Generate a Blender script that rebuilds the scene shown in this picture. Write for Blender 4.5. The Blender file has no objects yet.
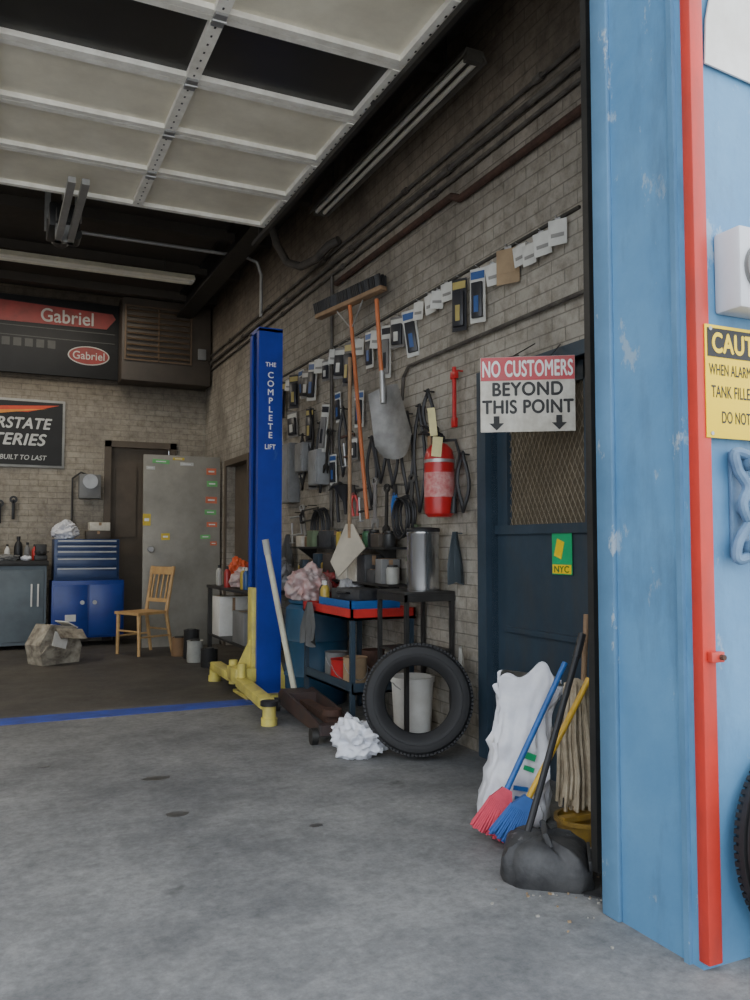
import bpy, bmesh, math, random
from mathutils import Vector, Matrix, Euler, noise
random.seed(7)
D=bpy.data
COL=bpy.context.scene.collection
# ------------------------------------------------------------------ materials
MC={}
def nodes(m):
    m.use_nodes=True
    nt=m.node_tree
    return nt,nt.nodes,nt.links,nt.nodes['Principled BSDF']
def mat(name,col,rough=.6,metal=0,var=.25,scale=6,bump=.0,dirt=None,emit=0,scuff=None,grime=None):
    if name in MC: return MC[name]
    m=D.materials.new(name);nt,N,L,P=nodes(m)
    tc=N.new('ShaderNodeTexCoord')
    nz=N.new('ShaderNodeTexNoise');nz.inputs['Scale'].default_value=scale;nz.inputs['Detail'].default_value=6;nz.inputs['Roughness'].default_value=.65
    L.new(tc.outputs['Object'],nz.inputs['Vector'])
    rp=N.new('ShaderNodeValToRGB')
    rp.color_ramp.elements[0].position=.35;rp.color_ramp.elements[1].position=.65
    d=dirt if dirt else tuple(c*(1-var) for c in col)
    rp.color_ramp.elements[0].color=(*d,1);rp.color_ramp.elements[1].color=(*col,1)
    L.new(nz.outputs['Fac'],rp.inputs['Fac'])
    out=rp.outputs['Color']
    for (c,s,a,b,amt,st) in ([(scuff,9,.62,.66,.75,(1,1,.5))] if scuff else [])+([(grime,5,.50,.74,.8,(1,1,.25))] if grime else []):
        mp=N.new('ShaderNodeMapping');mp.inputs['Scale'].default_value=st;L.new(tc.outputs['Object'],mp.inputs['Vector'])
        n=N.new('ShaderNodeTexNoise');n.inputs['Scale'].default_value=s;n.inputs['Detail'].default_value=7;n.inputs['Roughness'].default_value=.7;L.new(mp.outputs['Vector'],n.inputs['Vector'])
        r=N.new('ShaderNodeMapRange');r.inputs['From Min'].default_value=a;r.inputs['From Max'].default_value=b;r.inputs['To Max'].default_value=amt;L.new(n.outputs['Fac'],r.inputs['Value'])
        x=N.new('ShaderNodeMix');x.data_type='RGBA';x.inputs[7].default_value=(*c,1);L.new(r.outputs[0],x.inputs[0]);L.new(out,x.inputs[6]);out=x.outputs[2]
    L.new(out,P.inputs['Base Color'])
    P.inputs['Roughness'].default_value=rough;P.inputs['Metallic'].default_value=metal
    if bump:
        b=N.new('ShaderNodeBump');b.inputs['Strength'].default_value=bump;b.inputs['Distance'].default_value=.01
        n2=N.new('ShaderNodeTexNoise');n2.inputs['Scale'].default_value=scale*5;n2.inputs['Detail'].default_value=4
        L.new(tc.outputs['Object'],n2.inputs['Vector'])
        L.new(n2.outputs['Fac'],b.inputs['Height']);L.new(b.outputs['Normal'],P.inputs['Normal'])
    MC[name]=m;return m
def brick(name,axis,c1,c2,dirt,mort,darktop=None):
    m=D.materials.new(name);nt,N,L,P=nodes(m)
    tc=N.new('ShaderNodeTexCoord');sp=N.new('ShaderNodeSeparateXYZ');cb=N.new('ShaderNodeCombineXYZ')
    L.new(tc.outputs['Object'],sp.inputs[0]);L.new(sp.outputs[axis],cb.inputs[0]);L.new(sp.outputs['Z'],cb.inputs[1])
    bt=N.new('ShaderNodeTexBrick');bt.inputs['Scale'].default_value=1
    bt.inputs['Brick Width'].default_value=.215;bt.inputs['Row Height'].default_value=.074;bt.inputs['Mortar Size'].default_value=.005
    bt.inputs['Mortar Smooth'].default_value=.8;bt.inputs['Bias'].default_value=-.1
    bt.inputs['Color1'].default_value=(*c1,1);bt.inputs['Color2'].default_value=(*c2,1);bt.inputs['Mortar'].default_value=(*mort,1)
    L.new(cb.outputs[0],bt.inputs['Vector'])
    nz=N.new('ShaderNodeTexNoise');nz.inputs['Scale'].default_value=1.3;nz.inputs['Detail'].default_value=10;nz.inputs['Roughness'].default_value=.75
    L.new(tc.outputs['Object'],nz.inputs['Vector'])
    rp=N.new('ShaderNodeValToRGB');rp.color_ramp.elements[0].position=.36;rp.color_ramp.elements[1].position=.58
    L.new(nz.outputs['Fac'],rp.inputs['Fac'])
    mx=N.new('ShaderNodeMix');mx.data_type='RGBA';mx.inputs[6].default_value=(*dirt,1)
    L.new(rp.outputs['Color'],mx.inputs[0]);L.new(bt.outputs['Color'],mx.inputs[7])
    out=mx.outputs[2]
    n3=N.new('ShaderNodeTexNoise');n3.inputs['Scale'].default_value=11;n3.inputs['Detail'].default_value=6;n3.inputs['Roughness'].default_value=.75;L.new(tc.outputs['Object'],n3.inputs['Vector'])
    r3=N.new('ShaderNodeValToRGB');r3.color_ramp.elements[0].position=.35;r3.color_ramp.elements[1].position=.55;r3.color_ramp.elements[0].color=(.66,.64,.61,1);L.new(n3.outputs['Fac'],r3.inputs['Fac'])
    m3=N.new('ShaderNodeMix');m3.data_type='RGBA';m3.blend_type='MULTIPLY';m3.inputs[0].default_value=1;L.new(out,m3.inputs[6]);L.new(r3.outputs['Color'],m3.inputs[7]);out=m3.outputs[2]
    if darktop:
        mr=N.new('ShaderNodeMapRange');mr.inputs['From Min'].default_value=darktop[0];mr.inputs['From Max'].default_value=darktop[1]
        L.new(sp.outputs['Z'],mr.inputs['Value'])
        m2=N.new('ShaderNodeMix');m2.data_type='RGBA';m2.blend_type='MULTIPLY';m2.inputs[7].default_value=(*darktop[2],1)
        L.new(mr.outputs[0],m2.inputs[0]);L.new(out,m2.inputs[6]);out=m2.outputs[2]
    L.new(out,P.inputs['Base Color']);P.inputs['Roughness'].default_value=.75
    b=N.new('ShaderNodeBump');b.inputs['Strength'].default_value=.5;b.inputs['Distance'].default_value=.01;b.invert=True
    L.new(bt.outputs['Fac'],b.inputs['Height']);L.new(b.outputs['Normal'],P.inputs['Normal'])
    return m
def concrete():
    m=D.materials.new('concrete_floor');nt,N,L,P=nodes(m)
    tc=N.new('ShaderNodeTexCoord');sp=N.new('ShaderNodeSeparateXYZ');L.new(tc.outputs['Object'],sp.inputs[0])
    def nz(s,d=8,r=.65):
        n=N.new('ShaderNodeTexNoise');n.inputs['Scale'].default_value=s;n.inputs['Detail'].default_value=d;n.inputs['Roughness'].default_value=r
        L.new(tc.outputs['Object'],n.inputs['Vector']);return n
    def ramp(src,a,b,ca,cb_):
        r=N.new('ShaderNodeValToRGB');r.color_ramp.elements[0].position=a;r.color_ramp.elements[1].position=b
        r.color_ramp.elements[0].color=(*ca,1);r.color_ramp.elements[1].color=(*cb_,1);L.new(src,r.inputs['Fac']);return r
    def mul(a,b,f=1):
        x=N.new('ShaderNodeMix');x.data_type='RGBA';x.blend_type='MULTIPLY';x.inputs[0].default_value=f
        L.new(a,x.inputs[6]);L.new(b,x.inputs[7]);return x.outputs[2]
    base=ramp(nz(.9).outputs['Fac'],.36,.64,(.18,.182,.185),(.34,.338,.33))
    fine=ramp(nz(26,6,.8).outputs['Fac'],.35,.65,(.62,.62,.62),(1,1,1))
    med=ramp(nz(5,8,.75).outputs['Fac'],.35,.6,(.70,.71,.72),(1,1,1))
    st=ramp(nz(2.2,4).outputs['Fac'],.27,.34,(.35,.34,.33),(1,1,1))
    c=mul(mul(mul(base.outputs['Color'],fine.outputs['Color']),med.outputs['Color']),st.outputs['Color'],.8)
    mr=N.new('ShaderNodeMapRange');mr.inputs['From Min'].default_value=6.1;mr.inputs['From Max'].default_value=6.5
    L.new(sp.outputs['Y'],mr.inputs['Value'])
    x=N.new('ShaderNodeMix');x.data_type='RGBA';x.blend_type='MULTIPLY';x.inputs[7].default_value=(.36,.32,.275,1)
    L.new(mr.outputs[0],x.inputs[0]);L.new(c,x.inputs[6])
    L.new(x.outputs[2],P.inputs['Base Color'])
    rr=ramp(nz(3).outputs['Fac'],.3,.7,(.55,)*3,(.85,)*3);L.new(rr.outputs['Color'],P.inputs['Roughness'])
    b=N.new('ShaderNodeBump');b.inputs['Strength'].default_value=.35;b.inputs['Distance'].default_value=.01
    L.new(nz(14).outputs['Fac'],b.inputs['Height']);L.new(b.outputs['Normal'],P.inputs['Normal'])
    return m
# ------------------------------------------------------------------ geometry
class G:
    def __init__(s): s.bm=bmesh.new();s.mi=0
    def add(s,t,M=None):
        if M is not None: bmesh.ops.transform(t,matrix=M,verts=t.verts)
        for f in t.faces: f.material_index=s.mi
        me=D.meshes.new('tmp');t.to_mesh(me);t.free();s.bm.from_mesh(me);D.meshes.remove(me);return s
    def m(s,i): s.mi=i;return s
    def box(s,c,d,rot=None,bev=0):
        t=bmesh.new();bmesh.ops.create_cube(t,size=1)
        bmesh.ops.scale(t,vec=d,verts=t.verts)
        if bev: bmesh.ops.bevel(t,geom=t.edges[:],offset=bev,segments=2,affect='EDGES',profile=.5)
        M=Matrix.Translation(c)
        if rot: M=M@Euler(rot).to_matrix().to_4x4()
        return s.add(t,M)
    def bb(s,x0,x1,y0,y1,z0,z1,bev=0): return s.box(((x0+x1)/2,(y0+y1)/2,(z0+z1)/2),(x1-x0,y1-y0,z1-z0),bev=bev)
    def cyl(s,a,b,r,r2=None,n=16,caps=True):
        a=Vector(a);b=Vector(b);d=b-a;t=bmesh.new()
        bmesh.ops.create_cone(t,cap_ends=caps,segments=n,radius1=r,radius2=r if r2 is None else r2,depth=d.length)
        return s.add(t,Matrix.Translation((a+b)/2)@d.to_track_quat('Z','Y').to_matrix().to_4x4())
    def lathe(s,prof,c=(0,0,0),n=32,axis=None,close=False):
        t=bmesh.new();rings=[]
        for r,z in prof:
            rings.append([t.verts.new((r*math.cos(2*math.pi*i/n),r*math.sin(2*math.pi*i/n),z)) for i in range(n)])
        k=len(rings)
        for j in range(k if close else k-1):
            a=rings[j];b=rings[(j+1)%k]
            for i in range(n): t.faces.new((a[i],a[(i+1)%n],b[(i+1)%n],b[i]))
        bmesh.ops.remove_doubles(t,verts=t.verts,dist=1e-5)
        bmesh.ops.recalc_face_normals(t,faces=t.faces)
        M=Matrix.Translation(c)
        if axis is not None: M=M@Vector(axis).to_track_quat('Z','Y').to_matrix().to_4x4()
        return s.add(t,M)
    def tube(s,pts,r,n=8,rs=None):
        pts=[Vector(p) for p in pts];t=bmesh.new();rings=[];up=None
        for i,p in enumerate(pts):
            if i==0:d=pts[1]-p
            elif i==len(pts)-1:d=p-pts[i-1]
            else:d=(pts[i+1]-p).normalized()+(p-pts[i-1]).normalized()
            if d.length<1e-6:d=Vector((0,0,1))
            d.normalize()
            if up is None: up=d.orthogonal().normalized()
            up=(up-d*up.dot(d)).normalized();w=d.cross(up)
            R=rs[i] if rs else r
            rings.append([t.verts.new(p+(up*math.cos(2*math.pi*k/n)+w*math.sin(2*math.pi*k/n))*R) for k in range(n)])
        for a,b in zip(rings,rings[1:]):
            for k in range(n): t.faces.new((a[k],a[(k+1)%n],b[(k+1)%n],b[k]))
        t.faces.new(rings[0][::-1]);t.faces.new(rings[-1])
        bmesh.ops.recalc_face_normals(t,faces=t.faces)
        return s.add(t)
    def prism(s,pts,y0,y1,M=None,plane='XZ'):
        t=bmesh.new()
        def v(a,b,h): return (a,h,b) if plane=='XZ' else ((a,b,h) if plane=='XY' else (h,a,b))
        A=[t.verts.new(v(a,b,y0)) for a,b in pts];B=[t.verts.new(v(a,b,y1)) for a,b in pts]
        n=len(pts);t.faces.new(A);t.faces.new(B[::-1])
        for i in range(n): t.faces.new((A[i],B[i],B[(i+1)%n],A[(i+1)%n]))
        bmesh.ops.recalc_face_normals(t,faces=t.faces)
        return s.add(t,M)
    def blob(s,c,d,amp=.3,fr=2,seed=0,sub=5,flat=True,fold=.12):
        t=bmesh.new();bmesh.ops.create_icosphere(t,subdivisions=sub,radius=.5)
        o=Vector((seed*7.3,seed*3.1,seed*1.7))
        for v in t.verts:
            n=v.co.normalized()
            k=1+amp*noise.noise(n*fr*.8+o)-fold*1.5*abs(noise.noise(n*fr*1.3+o))+fold*.35*noise.noise(n*fr*2.6+o)+fold*.12*noise.noise(n*fr*6+o)
            v.co*=k
            if flat and v.co.z<-.34: v.co.z=-.34
        bmesh.ops.scale(t,vec=d,verts=t.verts)
        zo=min(v.co.z for v in t.verts)
        return s.add(t,Matrix.Translation((c[0],c[1],c[2]-zo)))
    def cloth(s,w,h,seed=0,fold=.03,n=16):
        t=bmesh.new();V=[]
        for j in range(n+1):
            b=j/n
            for i in range(n+1):
                a=(i/n-.5)*2;k=.25+.75*min(1,b*1.6)
                V.append(t.verts.new((fold*math.sin(a*7+seed+b*1.5)*(.4+.6*b)-.01,a*w/2*k,-h*b*(1-.12*a*a*math.sin(seed+1)**2)-.02*math.sin(a*5+seed)*b)))
        for j in range(n):
            for i in range(n):
                a=j*(n+1)+i;t.faces.new((V[a],V[a+1],V[a+n+2],V[a+n+1]))
        bmesh.ops.solidify(t,geom=t.faces[:],thickness=.004)
        return s.add(t)
def mk(name,g,mats,parent=None,loc=(0,0,0),rot=(0,0,0),label=None,cat=None,group=None,kind=None,sharp=32,smooth=True):
    me=D.meshes.new(name);bm=g.bm
    a=math.radians(sharp)
    for f in bm.faces: f.smooth=smooth
    for e in bm.edges:
        if len(e.link_faces)==2 and e.calc_face_angle(0)>a: e.smooth=False
    bm.to_mesh(me);bm.free()
    for x in (mats if isinstance(mats,(list,tuple)) else [mats]): me.materials.append(x)
    o=D.objects.new(name,me);COL.objects.link(o);o.location=loc;o.rotation_euler=rot
    if parent: o.parent=parent
    if label:o['label']=label
    if cat:o['category']=cat
    if group:o['group']=group
    if kind:o['kind']=kind
    return o
def thing(name,label,cat,loc=(0,0,0),rot=(0,0,0),group=None):
    o=D.objects.new(name,None);o.empty_display_size=.05;COL.objects.link(o);o.location=loc;o.rotation_euler=rot
    o['label']=label;o['category']=cat
    if group:o['group']=group
    return o
def text(s,w,h,mt,parent,loc,rot=(math.pi/2,0,0),name='lettering',bold=.0,shear=0,align='CENTER',ls=1,heavy=0):
    cu=D.curves.new('t','FONT');cu.body=s;cu.size=1;cu.offset=bold;cu.shear=shear;cu.align_x=align;cu.space_line=ls;cu.extrude=.0
    cu.space_character=1+bold*1.5+heavy*.9
    o=D.objects.new('t',cu);COL.objects.link(o)
    bpy.context.view_layer.update()
    me=D.meshes.new_from_object(o.evaluated_get(bpy.context.evaluated_depsgraph_get()))
    D.objects.remove(o);D.curves.remove(cu)
    if heavy:
        bm=bmesh.new();bm.from_mesh(me);src=bm.verts[:]+bm.edges[:]+bm.faces[:]
        for k,(dx,dy,dz) in enumerate(((heavy,0,.004),(heavy*.5,heavy*.4,.008),(heavy*.5,-heavy*.4,.012))):
            r=bmesh.ops.duplicate(bm,geom=src);vs=[e for e in r['geom'] if isinstance(e,bmesh.types.BMVert)]
            bmesh.ops.translate(bm,vec=(dx,dy,dz),verts=vs)
        bm.to_mesh(me);bm.free()
    xs=[v.co.x for v in me.vertices];ys=[v.co.y for v in me.vertices]
    cx=(min(xs)+max(xs))/2;cy=(min(ys)+max(ys))/2
    sx=w/(max(xs)-min(xs));sy=h/(max(ys)-min(ys)) if h else sx
    for v in me.vertices: v.co=((v.co.x-cx)*sx,(v.co.y-cy)*sy,v.co.z*.03)
    me.name=name;me.materials.append(mt)
    p=D.objects.new(name,me);COL.objects.link(p);p.parent=parent;p.location=loc;p.rotation_euler=rot
    return p
# palette
bluewall=mat('blue_wall_paint',(.12,.29,.48),.55,0,dirt=(.085,.225,.40),scale=2.2,bump=.4,scuff=(.30,.40,.5),grime=(.075,.14,.22))
blueseam=mat('blue_trim_paint',(.11,.25,.41),.5,0,scale=3,bump=.2,scuff=(.4,.45,.5))
redp=mat('red_trim_paint',(.62,.04,.025),.5,dirt=(.5,.04,.025),scale=5,bump=.1,grime=(.3,.05,.04))
cream=mat('door_cream',(.88,.83,.68),.6,dirt=(.70,.65,.52),scale=2)
white=mat('white_paint',(.75,.74,.70),.5,dirt=(.6,.58,.53),scale=5)
rail=mat('door_rail_white',(.94,.92,.84),.5,dirt=(.74,.71,.63),scale=8)
glass=mat('dark_window',(.03,.028,.025),.35,scale=3)
black=mat('black_plastic',(.018,.018,.02),.5,scale=6)
dusty=mat('dusty_black_plastic',(.018,.018,.02),.6,dirt=(.06,.06,.06),scale=9,bump=.3,scuff=(.22,.22,.22))
rubber=mat('tire_rubber',(.016,.016,.017),.65,scale=10,bump=.1)
dkmetal=mat('dark_steel',(.06,.058,.055),.5,.6,scale=8,bump=.1)
steel=mat('galvanised_steel',(.42,.42,.41),.4,.6,scale=6)
shovelm=mat('aluminium_scoop',(.50,.49,.47),.42,.4,dirt=(.30,.29,.27),scale=7)
stain=mat('stainless_steel',(.62,.62,.62),.22,.95,scale=3)
conduitm=mat('painted_conduit',(.13,.12,.10),.6,.2,dirt=(.06,.05,.045),scale=8)
dustc=mat('dusty_hose',(.10,.085,.07),.7,dirt=(.05,.045,.04),scale=8)
rust=mat('rusty_iron',(.10,.05,.035),.8,.2,dirt=(.05,.028,.02),scale=9,bump=.4)
liftblue=mat('lift_blue_paint',(.012,.045,.38),.38,dirt=(.01,.035,.27),scale=3,scuff=(.05,.09,.35))
liftyel=mat('lift_yellow_paint',(.72,.62,.13),.45,dirt=(.5,.42,.12),scale=7,grime=(.15,.12,.06))
chestblue=mat('tool_chest_navy',(.03,.06,.16),.35,scale=4)
chestblue2=mat('tool_cabinet_blue',(.015,.045,.26),.35,scale=4)
wood=mat('light_wood',(.55,.35,.15),.5,dirt=(.42,.25,.10),scale=12)
wood2=mat('worn_wood',(.35,.22,.12),.7,dirt=(.22,.14,.08),scale=10)
orange=mat('orange_paint',(.62,.18,.06),.5,scale=8)
redtray=mat('red_enamel',(.6,.035,.03),.35,scale=6)
fired=mat('extinguisher_red',(.5,.02,.02),.3,scale=4)
barrel=mat('barrel_blue_plastic',(.02,.08,.15),.5,scale=4)
doorblue=mat('steel_door_blue',(.032,.055,.08),.5,dirt=(.022,.04,.06),scale=4,bump=.1,grime=(.05,.05,.05))
greyblue=mat('bench_greyblue',(.12,.15,.17),.6,scale=4)
bagw=mat('white_plastic_bag',(.74,.74,.76),.35,dirt=(.58,.59,.64),scale=9)
bagp=mat('pink_plastic_bag',(.42,.20,.18),.35,dirt=(.48,.42,.41),scale=7)
bago=mat('orange_plastic_bag',(.75,.12,.04),.4,scale=7)
bagr=mat('red_plastic_bag',(.40,.04,.04),.35,dirt=(.28,.05,.05),scale=7)
bagc=mat('clear_plastic_bag',(.40,.40,.40),.25,dirt=(.26,.26,.27),scale=11)
doorgrey=mat('door_slab_grey',(.36,.34,.29),.6,dirt=(.22,.21,.18),scale=1.6)
browndoor=mat('brown_door_paint',(.11,.085,.06),.6,scale=4)
yellow=mat('sign_yellow',(.90,.62,.0),.5,scale=5,var=.06)
blackp=mat('sign_black',(.015,.015,.015),.6)
signw=mat('sign_white',(.74,.71,.62),.6,dirt=(.52,.48,.40),scale=9,grime=(.45,.40,.32))
signr=mat('sign_red',(.62,.06,.08),.5,dirt=(.48,.10,.10),scale=9)
lw=mat('letter_white',(.85,.85,.82),.5,var=.05)
green=mat('sign_green',(.02,.42,.16),.4,var=.15)
card=mat('cardboard',(.34,.24,.14),.8,scale=9)
mop=mat('mop_cotton',(.50,.42,.30),.9,dirt=(.3,.24,.16),scale=14)
pink=mat('pink_bristle',(.65,.06,.10),.7,scale=20)
bluebr=mat('blue_bristle',(.03,.12,.38),.7,scale=20)
bluep=mat('blue_plastic',(.02,.13,.42),.4)
yelp=mat('yellow_plastic',(.75,.45,.03),.4,dirt=(.5,.3,.03),scale=8)
yeld=mat('grimy_yellow_plastic',(.45,.27,.04),.5,dirt=(.2,.13,.04),scale=9)
greybox=mat('grey_box_paint',(.20,.20,.195),.5,scale=5)
boxbrown=mat('heater_brown',(.07,.056,.043),.6,scale=5)
# ------------------------------------------------------------------ shell
CEIL=4.4
W=2.6
LX=-8  # unseen left bay and its front opening widened to let in more daylight
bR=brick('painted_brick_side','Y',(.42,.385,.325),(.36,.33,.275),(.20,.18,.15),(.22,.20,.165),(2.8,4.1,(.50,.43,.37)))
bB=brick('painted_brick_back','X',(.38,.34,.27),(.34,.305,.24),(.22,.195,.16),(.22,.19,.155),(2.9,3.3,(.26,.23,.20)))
g=G();DY0,DY1,DZ=3.15,4.02,2.12
EY0,EY1,EZ=8.95,9.85,2.15
g.bb(W,W+.2,2.2,DY0,0,CEIL);g.bb(W,W+.2,DY0,DY1,DZ,CEIL);g.bb(W,W+.2,DY1,EY0,0,CEIL);g.bb(W,W+.2,EY0,EY1,EZ,CEIL);g.bb(W,W+.2,EY1,11.2,0,CEIL)
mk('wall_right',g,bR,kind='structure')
g=G();g.bb(LX,1.31,11,11.2,0,CEIL);g.bb(1.31,2.21,11,11.2,2.45,CEIL);g.bb(2.21,W,11,11.2,0,CEIL)
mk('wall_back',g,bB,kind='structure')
g=G();g.bb(LX-.2,LX,1.8,11.2,0,CEIL);mk('wall_left',g,bB,kind='structure')
g=G();g.bb(1.86,6,1.8,2.21,0,5.2);g.bb(LX+.5,1.86,1.8,2.21,3.85,5.2);g.bb(LX-3,LX+.5,1.8,2.21,0,5.2)
mk('wall_front',g,bluewall,kind='structure')
ceilm=mat('dark_ceiling',(.06,.05,.04),.8,scale=2,bump=.3)
g=G();g.bb(LX-.2,W+.2,2.2,11.2,CEIL,CEIL+.2)
for y in (3.4,4.6,5.8,7.0,8.2,9.4,10.5): g.bb(LX,W,y-.05,y+.05,CEIL-.1,CEIL)
mk('ceiling',g,ceilm,kind='structure')
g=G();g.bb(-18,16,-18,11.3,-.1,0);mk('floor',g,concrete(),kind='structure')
g=G();g.bb(LX,1.9,6.13,6.36,0,.003);mk('trim_1',g,mat('blue_floor_paint',(.03,.08,.46),.5,dirt=(.03,.055,.27),scale=7,scuff=(.12,.13,.17)),kind='structure')
g=G();g.bb(1.856,1.908,1.775,1.815,0.02,5.2,bev=.004);mk('trim_2',g,redp,kind='structure')
g=G();g.bb(1.846,1.862,1.84,1.86,0,5.2);g.bb(1.842,1.862,2.13,2.21,0,3.85,bev=.006);mk('trim_3',g,blueseam,kind='structure')
g=G();g.bb(2.12,2.32,2.3,10.9,4.12,4.15);g.bb(2.21,2.23,2.3,10.9,4.15,4.38);g.bb(2.12,2.32,2.3,10.9,4.37,4.4);mk('trim_4',g,dkmetal,kind='structure')
g=G();g.bb(W-.02,W+.1,DY0-.05,DY0,0,DZ+.05);g.bb(W-.04,W+.1,DY1,DY1+.09,0,DZ+.08);g.bb(W-.03,W+.1,DY0,DY1,DZ,DZ+.07)
mk('trim_5',g,doorblue,kind='structure')
g=G();g.bb(W+.04,W+.08,DY0,DY1,0,1.28);g.bb(W+.04,W+.08,DY0,DY0+.1,1.28,DZ);g.bb(W+.04,W+.08,DY1-.1,DY1,1.28,DZ);g.bb(W+.04,W+.08,DY0,DY1,DZ-.1,DZ)
g.bb(W+.02,W+.045,DY0+.1,DY1-.1,.15,.18);g.bb(W+.02,W+.045,DY0+.1,DY1-.1,.72,.75);g.bb(W+.02,W+.045,DY0,DY1,1.26,1.31)
g.m(1).bb(W+.07,W+.075,DY0+.1,DY1-.1,1.28,DZ-.1)
g.m(2)
for i in range(-22,20):
    for sgn in (1,-1):
        a=DY0+.1+i*.04;z0=1.3;z1=DZ-.1;h=z1-z0
        ya,yb=(a,a+h*.55) if sgn>0 else (a+h*.55,a)
        lo,hi=DY0+.1,DY1-.1
        def cl(y): return min(max(y,lo),hi)
        if max(ya,yb)<lo or min(ya,yb)>hi: continue
        def zat(y): return z0+(y-ya)/(yb-ya)*h
        p0=cl(ya);p1=cl(yb)
        if abs(p0-p1)<.02: continue
        g.cyl((W+.06,p0,zat(p0)),(W+.06,p1,zat(p1)),.0022,n=4)
mk('door_1',g,[doorblue,mat('mesh_backing',(.12,.095,.06),.5),mat('mesh_wire',(.26,.22,.16),.5,.5)],kind='structure')
g=G();g.bb(W+.1,W+.14,EY0,EY1,0,EZ);g.bb(W-.02,W+.1,EY0-.07,EY0,0,EZ+.07);g.bb(W-.02,W+.1,EY1,EY1+.07,0,EZ+.07);g.bb(W-.02,W+.1,EY0,EY1,EZ,EZ+.07)
mk('door_2',g,browndoor,kind='structure')
g=G();g.bb(1.31,1.39,10.96,11.05,0,2.53);g.bb(2.13,2.21,10.96,11.05,0,2.53);g.bb(1.31,2.21,10.96,11.05,2.45,2.53);g.bb(1.39,2.13,11.06,11.1,0,2.45)
g.bb(1.46,1.72,11.04,11.06,1.3,2.2);g.bb(1.8,2.06,11.04,11.06,1.3,2.2)
mk('door_3',g,browndoor,kind='structure')
# ------------------------------------------------------------------ overhead door
gd=thing('overhead_garage_door','raised cream sectional garage door with one row of dark window panes','garage door',(0,0,3.77))
ed=[6.31,5.69,5.07,4.45,3.83,3.2,2.62]
cols=[-3.05,-2.05,-1.05,-.05,.95,1.95]
for i in range(6):
    y1,y0=ed[i],ed[i+1];g=G()
    g.m(0)
    g.bb(cols[0],cols[-1],y0+.003,y0+.045,-.03,.03);g.bb(cols[0],cols[-1],y1-.045,y1-.003,-.03,.03)
    for c in cols:
        w=.05 if c in(cols[0],cols[-1]) else .035
        x0=max(c-w,cols[0]);x1=min(c+w,cols[-1]);g.bb(x0,x1,y0+.04,y1-.04,-.035,.03)
        for q in range(7):
            yq=y0+.08+q*(y1-y0-.16)/6
            g.m(2).bb(x0+.03,x0+.04,yq-.008,yq+.008,-.0365,-.034);g.m(0)
    g.m(1 if i!=3 else 3)
    for a,b in zip(cols,cols[1:]): g.bb(a+.03,b-.03,y0+.04,y1-.04,.0,.02)
    mk('door_section',g,[rail,cream,dkmetal,glass],parent=gd,label='section with dark window panes' if i==3 else None)
for y in ed[1:-1]:
    for c in cols[1:-1]:
        g=G();g.bb(c-.03,c+.03,y-.05,y+.05,-.05,-.033);g.cyl((c-.035,y,-.05),(c+.035,y,-.05),.008,n=8);mk('hinge',g,steel,parent=gd)
def arc(x):
    P=[(x,2.35,-3.7)]+[(x,2.35,-.4)]
    for k in range(1,9):
        a=k/8*math.pi/2;P.append((x,2.35+.33*(1-math.cos(a)),-.4+.33*math.sin(a)))
    P.append((x,6.6,-.07));return P
for x in (1.945,-3.09):
    g=G();g.tube(arc(x),.022,n=4)
    for y in (4.2,6.4): g.bb(x-.015,x+.015,y-.015,y+.015,-.07,.62)
    mk('track',g,dkmetal,parent=gd)
op=thing('door_opener','dark electric garage door opener hanging from ceiling straps','door opener',(.5,7.2,3.75))
g=G();g.box((0,.05,.12),(.24,.42,.2),bev=.02);g.box((0,-.18,.1),(.14,.08,.12),bev=.01);mk('motor_housing',g,black,parent=op)
g=G();g.cyl((0,.1,.08),(0,.34,.08),.075,n=20);g.cyl((.09,-.1,.0),(.09,.1,.0),.05);mk('motor',g,dkmetal,parent=op)
g=G();g.bb(-.03,.03,-4.6,-.2,.22,.27);mk('rail',g,steel,parent=op)
g=G();g.bb(-.07,-.02,-1.35,-.1,-.10,-.06);g.bb(.02,.07,-1.35,-.1,-.10,-.06);g.bb(-.07,.07,-.16,-.1,-.1,.05);mk('carriage_bar',g,steel,parent=op)
for x in (-.12,.12):
    g=G();g.bb(x-.015,x+.015,-.1,-.07,.1,.65);mk('hanger_strap',g,steel,parent=op)
    g=G();g.bb(x-.015,x+.015,.2,.23,.1,.65);mk('hanger_strap',g,steel,parent=op)
# ------------------------------------------------------------------ light fixtures
tubem=mat('fluorescent_tube',(.8,.76,.66),.3,var=.08)
def fixture(label,loc,rot,w=.11,hm=None):
    t=thing('fluorescent_light',label,'light',loc,rot)
    g=G();g.prism([(-w,.0),(-w*.65,.06),(w*.65,.06),(w,.0),(w*.9,-.004),(w*.55,.045),(-w*.55,.045),(-w*.9,-.004)],-1.22,1.22);mk('housing',g,hm or mat('fixture_enamel',(.78,.72,.56),.5),parent=t)
    for x in (-w*.38,w*.38):
        g=G();g.cyl((x,-1.2,.012),(x,1.2,.012),.016,n=12);mk('tube',g,tubem,parent=t)
    for y in(-1.2,1.2):
        g=G();g.bb(-w*.6,w*.6,y-.02,y+.02,-.01,.05);mk('end_cap',g,hm or white,parent=t)
    for y in(-.9,.9):
        g=G();g.cyl((0,y,.05),(0,y,CEIL-loc[2]),.006,n=8);mk('hanger_rod',g,dkmetal,parent=t)
fixture('long off-white fluorescent strip light across rear ceiling',(.82,9.3,4.18),(0,0,math.pi/2))
fixture('slim unlit twin-tube fluorescent light beside brick wall',(2.42,5.1,3.93),(0,0,0),.085,mat('grimy_fixture',(.12,.11,.09),.6))
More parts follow.
